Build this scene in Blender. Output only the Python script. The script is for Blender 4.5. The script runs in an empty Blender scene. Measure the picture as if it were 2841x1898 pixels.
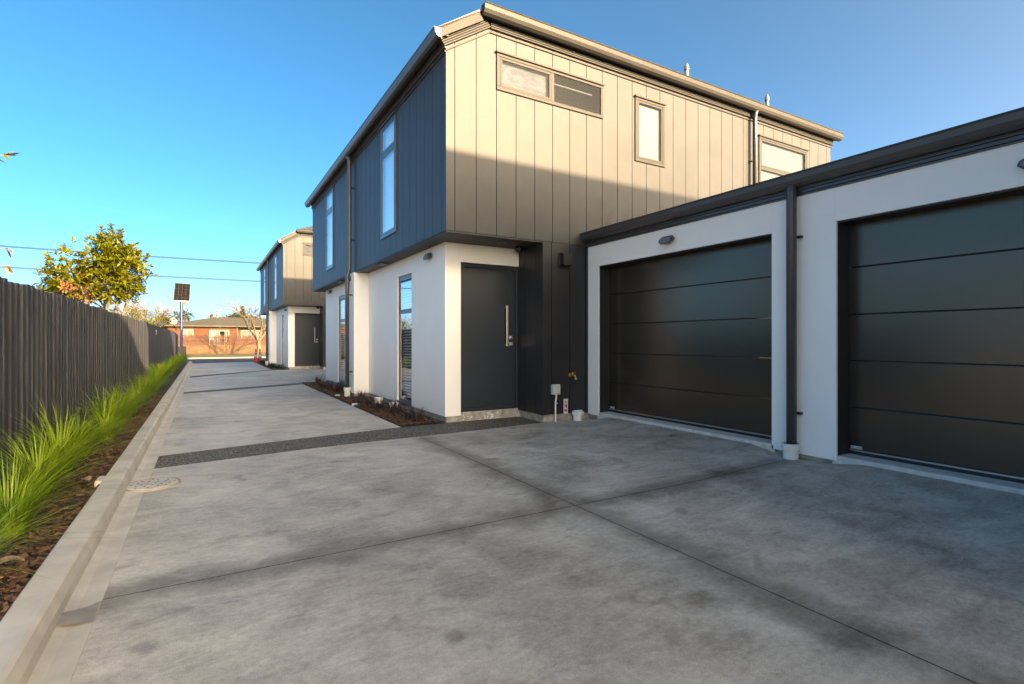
import bpy, bmesh, math, random
from mathutils import Vector, Matrix
R = math.radians
sc = bpy.context.scene
col = sc.collection
rnd = random.Random(7)

# ------------------------------------------------------------------ camera, sky, sun, exposure
CAM_H = 1.15
YAW = 30.46
cd = bpy.data.cameras.new('camera'); cam = bpy.data.objects.new('camera', cd); col.objects.link(cam)
cam.location = (0, 0, CAM_H)
cam.rotation_euler = (R(90), 0, R(-YAW))
cd.sensor_width = 36; cd.lens = 1453.8/2841*36; cd.shift_y = -3.6/2841
cd.clip_start = .05; cd.clip_end = 3000
sc.camera = cam

SUN = Vector((.35, -1, .31)).normalized()          # towards the sun
world = bpy.data.worlds.new('World'); sc.world = world; world.use_nodes = True
wn = world.node_tree.nodes; wl = world.node_tree.links
bg = wn['Background']; sky = wn.new('ShaderNodeTexSky'); sky.sky_type = 'NISHITA'
sky.sun_disc = False
sky.sun_elevation = math.asin(SUN.z)
sky.sun_rotation = math.atan2(SUN.x, SUN.y)
sky.altitude = 0; sky.air_density = 0.22; sky.dust_density = 2.7; sky.ozone_density = 2.5
# deepen the blue of the clear sky by its own blueness (whites and the warm glow round the sun stay as they are)
def wmath(op, a, b, clamp=False):
    n = wn.new('ShaderNodeMath'); n.operation = op; n.use_clamp = clamp
    for i, v in enumerate((a, b)):
        if isinstance(v, (int, float)): n.inputs[i].default_value = v
        else: wl.new(v, n.inputs[i])
    return n.outputs[0]
BLUE_R, BLUE_G = 0.33, 0.22










se = wn.new('ShaderNodeSeparateColor'); ce = wn.new('ShaderNodeCombineColor'); wl.new(sky.outputs[0], se.inputs[0])
blu = wmath('MAXIMUM', wmath('SUBTRACT', se.outputs[2], se.outputs[0]), 0.0)
wl.new(wmath('MAXIMUM', wmath('SUBTRACT', se.outputs[0], wmath('MULTIPLY', blu, BLUE_R)), 0.0), ce.inputs[0])
wl.new(wmath('MAXIMUM', wmath('SUBTRACT', se.outputs[1], wmath('MULTIPLY', blu, BLUE_G)), 0.0), ce.inputs[1])
wl.new(se.outputs[2], ce.inputs[2]); wl.new(ce.outputs[0], bg.inputs['Color'])
bg.inputs["Strength"].default_value = 0.15

sd = bpy.data.lights.new('sun', 'SUN'); sun = bpy.data.objects.new('sun', sd); col.objects.link(sun)
sd.energy = 2.2; sd.angle = R(.5); sd.color = (1, .89, .86)
sun.rotation_euler = SUN.to_track_quat('Z', 'Y').to_euler(); sun.location = (10, -30, 20)

sc.view_settings.view_transform = 'Standard'; sc.view_settings.look = 'None'
sc.view_settings.gamma = 1; sc.view_settings.use_curve_mapping = False
sc.view_settings.exposure = 2.95
sc.view_settings.use_white_balance = True; sc.view_settings.white_balance_temperature = 14500; sc.view_settings.white_balance_tint = 5
sc.render.engine = 'CYCLES'
sc.cycles.max_bounces = 8; sc.cycles.transparent_max_bounces = 12; sc.cycles.sample_clamp_indirect = 6

# ------------------------------------------------------------------ materials
def mat(name, c1, c2=None, scale=6, rough=.6, bump=0, bscale=60, spec=.5, metal=0, detail=6, dist=0, stretch=(1, 1, 1), lo=.35, hi=.65, coat=0):
    m = bpy.data.materials.new(name); m.use_nodes = True
    n = m.node_tree.nodes; l = m.node_tree.links; b = n['Principled BSDF']
    b.inputs['Roughness'].default_value = rough; b.inputs['Metallic'].default_value = metal
    b.inputs['Specular IOR Level'].default_value = spec
    b.inputs['Coat Weight'].default_value = coat
    b.inputs['Base Color'].default_value = (*c1, 1)
    if c2 or bump:
        g = n.new('ShaderNodeNewGeometry'); mp = n.new('ShaderNodeMapping'); mp.inputs['Scale'].default_value = stretch
        l.new(g.outputs['Position'], mp.inputs['Vector'])
    if c2:
        t = n.new('ShaderNodeTexNoise'); t.inputs['Scale'].default_value = scale; t.inputs['Detail'].default_value = detail
        t.inputs['Distortion'].default_value = dist
        r = n.new('ShaderNodeValToRGB'); r.color_ramp.elements[0].color = (*c1, 1); r.color_ramp.elements[1].color = (*c2, 1)
        r.color_ramp.elements[0].position = lo; r.color_ramp.elements[1].position = hi
        l.new(mp.outputs[0], t.inputs['Vector']); l.new(t.outputs['Fac'], r.inputs['Fac']); l.new(r.outputs['Color'], b.inputs['Base Color'])
    if bump:
        t2 = n.new('ShaderNodeTexNoise'); t2.inputs['Scale'].default_value = bscale; t2.inputs['Detail'].default_value = 4
        bp = n.new('ShaderNodeBump'); bp.inputs['Strength'].default_value = bump; bp.inputs['Distance'].default_value = .004
        l.new(mp.outputs[0], t2.inputs['Vector']); l.new(t2.outputs['Fac'], bp.inputs['Height']); l.new(bp.outputs[0], b.inputs['Normal'])
    return m

def node(m, kind, **kw):
    n = m.node_tree.nodes.new(kind)
    for k, v in kw.items():
        if k in n.inputs: n.inputs[k].default_value = v
        else: setattr(n, k, v)
    return n
def math_n(m, op, a, b=None, clamp=False):
    n = m.node_tree.nodes.new('ShaderNodeMath'); n.operation = op; n.use_clamp = clamp
    for i, v in enumerate((a, b)):
        if v is None: continue
        if isinstance(v, (int, float)): n.inputs[i].default_value = v
        else: m.node_tree.links.new(v, n.inputs[i])
    return n.outputs[0]
def ramp(m, fac, stops):
    r = m.node_tree.nodes.new('ShaderNodeValToRGB')
    cr = r.color_ramp
    while len(cr.elements) < len(stops): cr.elements.new(.5)
    for e, (p, c) in zip(cr.elements, stops):
        e.position = p; e.color = (*c, 1) if len(c) == 3 else c
    m.node_tree.links.new(fac, r.inputs['Fac']); return r.outputs['Color']
def mixc(m, mode, fac, a, b):
    n = m.node_tree.nodes.new('ShaderNodeMix'); n.data_type = 'RGBA'; n.blend_type = mode
    for s, v in ((n.inputs[0], fac), (n.inputs[6], a), (n.inputs[7], b)):
        if isinstance(v, (int, float)): s.default_value = v
        elif isinstance(v, tuple): s.default_value = (*v, 1)
        else: m.node_tree.links.new(v, s)
    return n.outputs[2]
def noise(m, vec, scale, detail=6, dist=0, rough=.55):
    t = node(m, 'ShaderNodeTexNoise', Scale=scale, Detail=detail, Distortion=dist, Roughness=rough)
    m.node_tree.links.new(vec, t.inputs['Vector']); return t.outputs['Fac']
def mapping(m, vec, scale=(1, 1, 1), loc=(0, 0, 0), rot=(0, 0, 0)):
    p = node(m, 'ShaderNodeMapping', Scale=scale, Location=loc, Rotation=rot)
    m.node_tree.links.new(vec, p.inputs['Vector']); return p.outputs[0]
def smooth(m, x, a, b):
    n = m.node_tree.nodes.new('ShaderNodeMapRange'); n.interpolation_type = 'SMOOTHSTEP'
    m.node_tree.links.new(x, n.inputs[0]); n.inputs[1].default_value = a; n.inputs[2].default_value = b
    return n.outputs[0]

def concrete_mat():
    m = bpy.data.materials.new('trowelled_concrete'); m.use_nodes = True
    l = m.node_tree.links; b = m.node_tree.nodes['Principled BSDF']
    pos = node(m, 'ShaderNodeNewGeometry').outputs['Position']
    sx = node(m, 'ShaderNodeSeparateXYZ'); l.new(pos, sx.inputs[0]); X, Y = sx.outputs[0], sx.outputs[1]
    big = noise(m, mapping(m, pos, (1, .8, 1)), .8, 4, .6)
    mid = noise(m, mapping(m, pos, (1, 1.3, 1), (3, 1, 0)), 2.4, 8, .7, .55)
    swirl = noise(m, mapping(m, pos, (1, 2.2, 1), (8, 5, 0)), 3.2, 7, 2.4, .58)
    fine = noise(m, mapping(m, pos, (1, 1.2, 1)), 34, 8, .3, .75)
    grit = noise(m, pos, 230, 2, 0, .7)
    v = math_n(m, 'MULTIPLY', big, .40)
    v = math_n(m, 'ADD', v, math_n(m, 'MULTIPLY', mid, .44))
    v = math_n(m, 'ADD', v, math_n(m, 'MULTIPLY', swirl, .24))
    v = math_n(m, 'ADD', v, math_n(m, 'MULTIPLY', fine, .40))
    v = math_n(m, 'ADD', v, math_n(m, 'MULTIPLY', grit, .46))
    # paler on the long drive, greyer by the garages (slab tone plus some sky shade put into the colour)
    pale = math_n(m, 'SUBTRACT', 1.0, smooth(m, X, 1.4, 3.4))
    far = smooth(m, Y, 2.5, 8)
    v = math_n(m, 'ADD', v, math_n(m, 'MULTIPLY', pale, .012))
    v = math_n(m, 'ADD', v, math_n(m, 'MULTIPLY', far, .045))
    v = math_n(m, 'SUBTRACT', math_n(m, 'MULTIPLY', v, 2.5), 1.90)
    c = ramp(m, v, [(0, (.15, .130, .110)), (.35, (.31, .276, .238)), (.62, (.43, .390, .340)), (1.0, (.60, .555, .49))])
    # damp, darker bands along the two saw cuts
    wob = math_n(m, 'MULTIPLY', math_n(m, 'SUBTRACT', noise(m, pos, 2.6, 5), .5), .42)
    def band(coord, at, w):
        d = math_n(m, 'ABSOLUTE', math_n(m, 'SUBTRACT', coord, at))
        d = math_n(m, 'ADD', d, wob)
        return math_n(m, 'SUBTRACT', 1.0, smooth(m, d, .01, w))
    inn = math_n(m, 'SUBTRACT', 1.0, smooth(m, Y, 5.8, 6.1))
    st = math_n(m, 'MULTIPLY', math_n(m, 'MAXIMUM', band(X, 2.235, .24), band(Y, 2.93, .22)), inn)
    st = math_n(m, 'MULTIPLY', st, .72)
    c = mixc(m, 'MULTIPLY', st, c, (.38, .36, .34))
    # dark blotches
    sp = smooth(m, noise(m, mapping(m, pos, (1, 1.3, 1), (9, 2, 0)), 3.0, 3, .4), .585, .72)
    c = mixc(m, 'MULTIPLY', math_n(m, 'MULTIPLY', sp, .6), c, (.5, .47, .45))
    # white paint specks and scuffs
    vo = node(m, 'ShaderNodeTexVoronoi', Scale=7.0); l.new(pos, vo.inputs['Vector'])
    dot = math_n(m, 'LESS_THAN', vo.outputs['Distance'], .042)
    gate = math_n(m, 'GREATER_THAN', noise(m, pos, 1.3, 2), .53)
    c = mixc(m, 'MIX', math_n(m, 'MULTIPLY', math_n(m, 'MULTIPLY', dot, gate), .75), c, (.55, .54, .52))
    sc_ = smooth(m, noise(m, mapping(m, pos, (.7, 1.5, 1), (1, 7, 0), (0, 0, .5)), 5.5, 10, 2.2, .72), .60, .72)
    c = mixc(m, 'MIX', math_n(m, 'MULTIPLY', sc_, .5), c, (.60, .55, .48))
    l.new(c, b.inputs['Base Color'])
    l.new(math_n(m, 'ADD', math_n(m, 'MULTIPLY', mid, .35), .42), b.inputs['Roughness'])
    b.inputs['Specular IOR Level'].default_value = .35
    bp = node(m, 'ShaderNodeBump', Strength=.35, Distance=.004)
    l.new(math_n(m, 'ADD', fine, math_n(m, 'MULTIPLY', grit, .8)), bp.inputs['Height']); l.new(bp.outputs[0], b.inputs['Normal'])
    return m

def cladding_mat():
    m = bpy.data.materials.new('charcoal_board_paint'); m.use_nodes = True
    l = m.node_tree.links; b = m.node_tree.nodes['Principled BSDF']
    pos = node(m, 'ShaderNodeNewGeometry').outputs['Position']
    n1 = noise(m, pos, 2.2, 6, .5); n2 = noise(m, mapping(m, pos, (40, 40, 3)), 4, 5)
    c = ramp(m, n1, [(.3, (.034, .0345, .0365)), (.72, (.046, .046, .048))])
    sx = node(m, 'ShaderNodeSeparateXYZ'); l.new(pos, sx.inputs[0])
    # rain-wet blotches low on the end wall
    zl = math_n(m, 'SUBTRACT', 1.0, smooth(m, sx.outputs[2], 3.1, 3.45))
    zl = math_n(m, 'MULTIPLY', zl, smooth(m, sx.outputs[2], 2.75, 2.9))
    xl = math_n(m, 'MULTIPLY', smooth(m, sx.outputs[0], 4.9, 5.2), math_n(m, 'SUBTRACT', 1.0, smooth(m, sx.outputs[0], 7.0, 7.4)))
    wt = smooth(m, noise(m, mapping(m, pos, (1, 1, .8), (5, 0, 3)), 2.6, 3, .3), .50, .55)
    wt = math_n(m, 'MULTIPLY', math_n(m, 'MULTIPLY', wt, zl), xl)
    c = mixc(m, 'MULTIPLY', math_n(m, 'MULTIPLY', wt, .45), c, (.5, .5, .5))
    l.new(c, b.inputs['Base Color']); b.inputs['Roughness'].default_value = .5
    b.inputs['Specular IOR Level'].default_value = .3
    bp = node(m, 'ShaderNodeBump', Strength=.12, Distance=.002); l.new(n2, bp.inputs['Height']); l.new(bp.outputs[0], b.inputs['Normal'])
    return m

def glass_mat(name, tint=(.9, .95, .95), ior=1.5, refl=.62, base=.015):
    m = bpy.data.materials.new(name); m.use_nodes = True
    nt = m.node_tree; l = nt.links; nt.nodes.remove(nt.nodes['Principled BSDF'])
    out = nt.nodes['Material Output']
    tr = node(m, 'ShaderNodeBsdfTransparent', Color=(*tint, 1)); gl = node(m, 'ShaderNodeBsdfGlossy', Roughness=.0)
    fr = node(m, 'ShaderNodeFresnel', IOR=ior)
    f = math_n(m, 'ADD', math_n(m, 'MULTIPLY', fr.outputs[0], refl), base, True)
    mx = node(m, 'ShaderNodeMixShader'); l.new(f, mx.inputs[0]); l.new(tr.outputs[0], mx.inputs[1]); l.new(gl.outputs[0], mx.inputs[2])
    l.new(mx.outputs[0], out.inputs['Surface']); return m

def leaf_mat(name, stops, scale=3, trans=.35, rough=.45):
    m = bpy.data.materials.new(name); m.use_nodes = True
    nt = m.node_tree; l = nt.links; b = nt.nodes['Principled BSDF']; out = nt.nodes['Material Output']
    pos = node(m, 'ShaderNodeNewGeometry')
    c = ramp(m, noise(m, pos.outputs['Position'], scale, 3), stops)
    try:
        hv = node(m, 'ShaderNodeHueSaturation'); l.new(c, hv.inputs['Color'])
        l.new(math_n(m, 'ADD', math_n(m, 'MULTIPLY', pos.outputs['Random Per Island'], .7), .65), hv.inputs['Value']); c = hv.outputs[0]
    except Exception: pass
    l.new(c, b.inputs['Base Color']); b.inputs['Roughness'].default_value = rough; b.inputs['Specular IOR Level'].default_value = .3
    t = node(m, 'ShaderNodeBsdfTranslucent'); l.new(c, t.inputs['Color'])
    mx = node(m, 'ShaderNodeMixShader'); mx.inputs[0].default_value = trans
    l.new(b.outputs[0], mx.inputs[1]); l.new(t.outputs[0], mx.inputs[2]); l.new(mx.outputs[0], out.inputs['Surface'])
    return m

def speckle_mat(name, base, a, b_, scale=70, rough=.8):
    m = bpy.data.materials.new(name); m.use_nodes = True
    l = m.node_tree.links; b = m.node_tree.nodes['Principled BSDF']
    pos = node(m, 'ShaderNodeNewGeometry').outputs['Position']
    vo = node(m, 'ShaderNodeTexVoronoi', Scale=scale); l.new(pos, vo.inputs['Vector'])
    s = node(m, 'ShaderNodeSeparateColor'); l.new(vo.outputs['Color'], s.inputs[0])
    c = ramp(m, s.outputs[0], [(.0, a), (.55, base), (.85, base), (1.0, b_)])
    c = mixc(m, 'MULTIPLY', smooth(m, vo.outputs['Distance'], .25, .7), c, (.35, .34, .33))
    c = mixc(m, 'MULTIPLY', .5, c, ramp(m, noise(m, pos, 1.7, 5), [(.3, (.6, .6, .6)), (.7, (1, 1, 1))]))
    l.new(c, b.inputs['Base Color']); b.inputs['Roughness'].default_value = rough; b.inputs['Specular IOR Level'].default_value = .3
    bp = node(m, 'ShaderNodeBump', Strength=.5, Distance=.004); bp.invert = True
    l.new(vo.outputs['Distance'], bp.inputs['Height']); l.new(bp.outputs[0], b.inputs['Normal'])
    return m

def brick_mat(name, c1, c2, mortar, axis='xz', bw=.23, rh=.086):
    m = bpy.data.materials.new(name); m.use_nodes = True
    l = m.node_tree.links; b = m.node_tree.nodes['Principled BSDF']
    pos = node(m, 'ShaderNodeNewGeometry').outputs['Position']
    sx = node(m, 'ShaderNodeSeparateXYZ'); l.new(pos, sx.inputs[0]); cb = node(m, 'ShaderNodeCombineXYZ')
    l.new(sx.outputs[0], cb.inputs[0]); l.new(sx.outputs[2], cb.inputs[1])
    t = node(m, 'ShaderNodeTexBrick', Scale=1.0, Color1=(*c1, 1), Color2=(*c2, 1), Mortar=(*mortar, 1), **{'Mortar Size': .008, 'Brick Width': bw, 'Row Height': rh, 'Bias': 0})
    l.new(cb.outputs[0], t.inputs['Vector'])
    c = mixc(m, 'MULTIPLY', .6, t.outputs['Color'], ramp(m, noise(m, pos, 1.2, 6), [(.3, (.55, .5, .5)), (.7, (1.15, 1.1, 1.0))]))
    l.new(c, b.inputs['Base Color']); b.inputs['Roughness'].default_value = .85
    return m

M = {}
M['concrete'] = concrete_mat()
M['clad'] = cladding_mat()
M['trim'] = mat('charcoal_metal_trim', (.058, .056, .058), (.066, .063, .064), 3, .32, spec=.5)
M['lowclad'] = mat('black_board_paint', (.017, .018, .021), (.022, .023, .026), 3, .42, .12, 30, spec=.4)
M['white'] = mat('white_rendered_panel', (.86, .825, .775), (.885, .85, .80), 2, .7, .25, 90, spec=.3)
M['white_pvc'] = mat('pale_grey_pvc', (.66, .65, .62), (.72, .71, .68), 8, .45)
M['plinth'] = mat('rough_grey_plinth', (.24, .22, .185), (.46, .43, .37), 9, .85, .6, 70, detail=8)
M['sill_conc'] = mat('pale_sill_concrete', (.48, .46, .42), (.62, .60, .56), 12, .8, .4, 90)
M['kerb'] = mat('kerb_concrete', (.40, .37, .33), (.52, .49, .44), 5, .8, .4, 110, detail=8)
M['patch'] = mat('mortar_patch', (.21, .195, .175), (.28, .26, .235), 9, .85, .4, 120)
M['aggregate'] = speckle_mat('exposed_aggregate', (.215, .195, .165), (.08, .073, .062), (.55, .52, .46), 80)
M['asphalt'] = speckle_mat('road_asphalt', (.07, .07, .072), (.04, .04, .04), (.12, .12, .12), 40)
M['garagedoor'] = mat('black_garage_panel', (.015, .0145, .014), (.017, .0165, .016), 4, .26, .06, 240, spec=.55)
M['garagedoor'].node_tree.nodes['Principled BSDF'].inputs['IOR'].default_value = 1.8
M['garagedoor'].node_tree.nodes['Principled BSDF'].inputs['Specular Tint'].default_value = (1, .80, .62, 1)
M['jamb'] = mat('black_jamb', (.018, .018, .020), None, 4, .45)
M['frontdoor'] = mat('front_door_paint', (.016, .023, .031), (.019, .027, .036), 3, .42, .06, 120)
M['alu'] = mat('brushed_aluminium', (.55, .55, .55), None, 4, .32, metal=1.0)
M['seal'] = mat('black_rubber', (.01, .012, .014), None, 4, .6)
M['steel'] = mat('brushed_steel', (.60, .60, .60), None, 4, .28, metal=1.0)
M['brass'] = mat('brass', (.62, .42, .16), None, 4, .3, metal=1.0)
M['black'] = mat('black_plastic', (.014, .014, .016), None, 4, .4)
M['lampgrey'] = mat('dark_grey_lamp', (.05, .052, .058), None, 4, .4)
M['lens'] = mat('smoked_lens', (.16, .165, .17), None, 4, .3)
M['glass'] = glass_mat('window_glass')
M['darkglass'] = glass_mat('grey_window_glass', (.55, .6, .66), 1.33, .8, 0)
M['satinglass'] = glass_mat('sun_side_glass', (.9, .93, .95), 1.33, .8, 0)
M['blind'] = mat('white_blind', (.84, .84, .82), (.87, .87, .85), 5, .8)
M['frost'] = mat('frosted_pane', (.055, .046, .052), (.125, .113, .112), 7, .5, .0, 60, stretch=(1, 1, 2.2), detail=9, dist=.6, lo=.42, hi=.56)
M['film'] = mat('pale_window_film', (.115, .105, .10), (.12, .11, .105), 3, .5)
M['film2'] = mat('grey_window_film', (.075, .080, .09), (.08, .086, .095), 3, .4)
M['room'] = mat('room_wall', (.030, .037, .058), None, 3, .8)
M['lightframe'] = mat('window_frame_taupe', (.036, .034, .031), (.041, .039, .036), 4, .5, spec=.2)
M['soffit'] = mat('dark_soffit', (.030, .029, .030), (.036, .034, .034), 4, .6)
M['roof'] = mat('dark_roof_metal', (.06, .055, .052), (.07, .064, .06), 3, .5)
M['fence'] = mat('charcoal_stained_timber', (.006, .0068, .010), (.032, .036, .047), 26, .7, .7, 60, stretch=(1, 1, .06), detail=10, lo=.36, hi=.72)
M['mulch'] = leaf_mat('bark_chip', [(.3, (.045, .024, .016)), (.7, (.16, .085, .052))], 30, .0, .8)
M['soil'] = mat('dark_soil', (.018, .012, .010), (.05, .03, .022), 30, .95, 1, 60)
M['grass'] = leaf_mat('fresh_grass_blade', [(.3, (.085, .185, .018)), (.7, (.27, .36, .035))], 2.6, .35)
M['darkplant'] = leaf_mat('dark_mondo_blade', [(.3, (.045, .028, .030)), (.7, (.12, .072, .068))], 12, .15, .35)
M['lowgreen'] = leaf_mat('dark_green_leaf', [(.3, (.015, .035, .012)), (.7, (.05, .08, .025))], 12, .2, .4)
M['treeleaf'] = leaf_mat('yellow_green_leaf', [(.3, (.070, .095, .009)), (.7, (.17, .155, .014))], 2.2, .35)
M['bushleaf'] = leaf_mat('bright_bush_leaf', [(.3, (.08, .105, .006)), (.7, (.16, .16, .01))], 2.2, .35)
M['brownleaf'] = leaf_mat('dry_brown_leaf', [(.3, (.14, .065, .03)), (.7, (.26, .13, .07))], 6, .2)
M['deadleaf'] = mat('dead_leaf', (.22, .15, .09), (.38, .28, .18), 30, .7)
M['bark'] = mat('pale_bark', (.085, .066, .048), (.15, .115, .08), 12, .85, .6, 40)
M['twig'] = mat('bare_twig', (.062, .050, .040), (.095, .076, .058), 6, .85)
M['brick'] = brick_mat('orange_brick', (.085, .021, .005), (.072, .018, .0045), (.062, .024, .010))
M['paleb'] = brick_mat('pale_mixed_brick', (.098, .052, .024), (.062, .026, .010), (.088, .060, .036), bw=.25, rh=.1)
M['cedar'] = mat('red_stained_timber', (.042, .012, .005), (.062, .018, .007), 6, .75)
M['tileroof'] = mat('olive_roof_tile', (.040, .037, .026), (.062, .055, .038), 4, .8, .6, 12, stretch=(.4, .4, 3))
M['winwhite'] = mat('white_joinery', (.14, .135, .125), None, 4, .5)
M['curtain'] = mat('pale_curtain', (.13, .12, .10), (.10, .092, .075), 14, .9, stretch=(6, 1, .1))
M['brownpanel'] = mat('brown_panel', (.07, .032, .015), None, 4, .8)
M['lawn'] = mat('dry_lawn', (.048, .046, .010), (.076, .063, .016), 1.4, .95, 1, 20, detail=9)
M['ground'] = mat('bare_ground', (.10, .085, .06), (.14, .12, .08), 2, .95)
M['orange'] = mat('orange_cone_plastic', (.42, .035, .012), None, 4, .45)
M['reflect'] = mat('silver_band', (.5, .5, .5), None, 4, .4)
M['panelframe'] = mat('panel_frame', (.045, .043, .04), None, 4, .6, spec=.2)
M['solar'] = mat('solar_cell', (.006, .0055, .006), None, 4, .8, spec=.05)
M['blue'] = mat('blue_mast_paint', (.018, .018, .085), None, 4, .4)
M['cable'] = mat('overhead_cable', (.006, .006, .006), None, 4, .6)
M['red'] = mat('red_print', (.42, .008, .02), None, 4, .5)
M['sign'] = mat('white_sign_face', (.72, .72, .72), None, 4, .4)
M['yellow'] = mat('yellow_label', (.55, .42, .02), None, 4, .5)
M['boxgrey'] = mat('grey_enclosure', (.48, .52, .52), None, 4, .4)
M['palm'] = leaf_mat('palm_frond', [(.3, (.035, .042, .006)), (.7, (.09, .083, .010))], 1.5, .2)
M['hedge'] = leaf_mat('olive_foliage', [(.3, (.045, .05, .012)), (.7, (.10, .085, .022))], 1.2, .2)
M['dist'] = mat('pale_metal', (.13, .125, .115), None, 4, .5)

# ------------------------------------------------------------------ mesh helpers
class MB:
    def __init__(s): s.v = []; s.f = []; s.m = []
    def quad(s, a, b, c, d, mi=0):
        n = len(s.v); s.v += [tuple(a), tuple(b), tuple(c), tuple(d)]; s.f.append((n, n+1, n+2, n+3)); s.m.append(mi)
    def poly(s, pts, mi=0):
        n = len(s.v); s.v += [tuple(p) for p in pts]; s.f.append(tuple(range(n, n+len(pts)))); s.m.append(mi)
    def box(s, x0, x1, y0, y1, z0, z1, mi=0):
        s.hexa([(x0, y0, z0), (x1, y0, z0), (x1, y1, z0), (x0, y1, z0), (x0, y0, z1), (x1, y0, z1), (x1, y1, z1), (x0, y1, z1)], mi)
    def hexa(s, p, mi=0):
        n = len(s.v); s.v += [tuple(q) for q in p]
        for f in ((0, 3, 2, 1), (4, 5, 6, 7), (0, 1, 5, 4), (1, 2, 6, 5), (2, 3, 7, 6), (3, 0, 4, 7)):
            s.f.append(tuple(n+i for i in f)); s.m.append(mi)
    def tube(s, pts, r, n=8, cap=True, mi=0):
        pts = [Vector(p) for p in pts]; rs = r if isinstance(r, (list, tuple)) else [r]*len(pts)
        base = len(s.v); a = None
        for i, p in enumerate(pts):
            d = (pts[min(i+1, len(pts)-1)]-pts[max(i-1, 0)]).normalized()
            if a is None: a = d.orthogonal()
            a = a-d*a.dot(d)                                  # carried along the path so bends never pinch
            if a.length < 1e-5: a = d.orthogonal()
            a.normalize(); b = d.cross(a).normalized()
            for k in range(n):
                t = 2*math.pi*k/n
                s.v.append(tuple(p+(a*math.cos(t)+b*math.sin(t))*rs[i]))
        for i in range(len(pts)-1):
            for k in range(n):
                k2 = (k+1) % n
                s.f.append((base+i*n+k, base+i*n+k2, base+(i+1)*n+k2, base+(i+1)*n+k)); s.m.append(mi)
        if cap:
            s.f.append(tuple(base+k for k in range(n))[::-1]); s.m.append(mi)
            s.f.append(tuple(base+(len(pts)-1)*n+k for k in range(n))); s.m.append(mi)
    def lathe(s, prof, c=(0, 0, 0), n=24, mi=0):
        base = len(s.v)
        for r, z in prof:
            for k in range(n):
                t = 2*math.pi*k/n; s.v.append((c[0]+r*math.cos(t), c[1]+r*math.sin(t), c[2]+z))
        for i in range(len(prof)-1):
            for k in range(n):
                k2 = (k+1) % n
                s.f.append((base+i*n+k, base+i*n+k2, base+(i+1)*n+k2, base+(i+1)*n+k)); s.m.append(mi)
    def prism(s, prof, p0, p1, ax, up, mi=0, cap=True):
        """extrude a 2D profile (a along ax, b along up) from p0 to p1"""
        p0, p1, ax, up = Vector(p0), Vector(p1), Vector(ax), Vector(up); n = len(prof); base = len(s.v)
        for p in (p0, p1):
            for a, b in prof: s.v.append(tuple(p+ax*a+up*b))
        for k in range(n):
            k2 = (k+1) % n; s.f.append((base+k, base+k2, base+n+k2, base+n+k)); s.m.append(mi)
        if cap:
            s.f.append(tuple(base+k for k in range(n))[::-1]); s.m.append(mi)
            s.f.append(tuple(base+n+k for k in range(n))); s.m.append(mi)
    def mesh(s, name, mats, smooth_=False, fix=True):
        me = bpy.data.meshes.new(name); me.from_pydata(s.v, [], s.f)
        for mm in (mats if isinstance(mats, (list, tuple)) else [mats]): me.materials.append(mm)
        if any(s.m): me.polygons.foreach_set('material_index', s.m)
        if fix and len(s.f) < 4000:
            bm = bmesh.new(); bm.from_mesh(me); bmesh.ops.recalc_face_normals(bm, faces=bm.faces); bm.to_mesh(me); bm.free()
        if smooth_: me.polygons.foreach_set('use_smooth', [True]*len(me.polygons))
        me.update(); return me
    def build(s, name, mats, parent=None, loc=None, smooth_=False, fix=True, bevel=0, kind=None):
        o = bpy.data.objects.new(name, s.mesh(name, mats, smooth_, fix)); col.objects.link(o)
        if parent: o.parent = parent
        if loc: o.location = loc
        if bevel:
            b = o.modifiers.new('bevel', 'BEVEL'); b.width = bevel; b.segments = 2; b.limit_method = 'ANGLE'; b.angle_limit = R(40)
        if kind: o['kind'] = kind
        return o

def tag(o, label, cat, group=None):
    o['label'] = label; o['category'] = cat
    if group: o['group'] = group
    return o
def thing(name, label, cat, loc=(0, 0, 0), group=None, rz=0):
    o = bpy.data.objects.new(name, None); col.objects.link(o); o.location = loc; o.rotation_euler.z = rz
    o.empty_display_size = .2
    return tag(o, label, cat, group)
def kids(o): return [c for c in bpy.data.objects if c.parent is o]
def copy_tree(o, parent=None, off=None, _map=None):
    if _map is None:
        _map = {}
        for c in bpy.data.objects:
            if c.parent: _map.setdefault(c.parent.name, []).append(c)
    c = o.copy(); col.objects.link(c)
    if parent: c.parent = parent
    if off: c.location = Vector(o.location)+Vector(off)
    for ch in _map.get(o.name, []): copy_tree(ch, c, None, _map)
    return c
def relabel(o, label, group=None):
    o['label'] = label
    if group: o['group'] = group
    return o

def smoothstep(x, a, b):
    t = max(0, min(1, (x-a)/(b-a))); return t*t*(3-2*t)

# ------------------------------------------------------------------ ground levels
def HY(y): return -.35*smoothstep(y, 30, 43)                # the site falls towards the street
def HG(x, y):
    z = HY(y)
    if y < 6.5 and x > 2.4:
        z += .03*smoothstep(x, 3.2, 4.7)*smoothstep(6.2-y, 0, .8)
        for a, b in ((3.2, 5.88), (-.1, 2.59)):
            w = smoothstep(y, a-.12, a+.28)*(1-smoothstep(y, b-.28, b+.12))
            z += .052*smoothstep(x, 4.40, 4.93)*w
    return z
def sheet(name, x0, x1, ys, xs, mt, dz, parent=None, kind='structure', hf=None):
    b = MB(); hf = hf or (lambda x, y: HY(y))
    xs = [x0+(x1-x0)*i/xs for i in range(xs+1)]
    idx = {}
    for j, y in enumerate(ys):
        for i, x in enumerate(xs): b.v.append((x, y, hf(x, y)+dz))
    n = len(xs)
    for j in range(len(ys)-1):
        for i in range(n-1):
            b.f.append((j*n+i, j*n+i+1, (j+1)*n+i+1, (j+1)*n+i)); b.m.append(0)
    return b.build(name, mt, parent, fix=False, smooth_=True, kind=kind)
def rng(a, b, n): return [a+(b-a)*i/n for i in range(n+1)]

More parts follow.
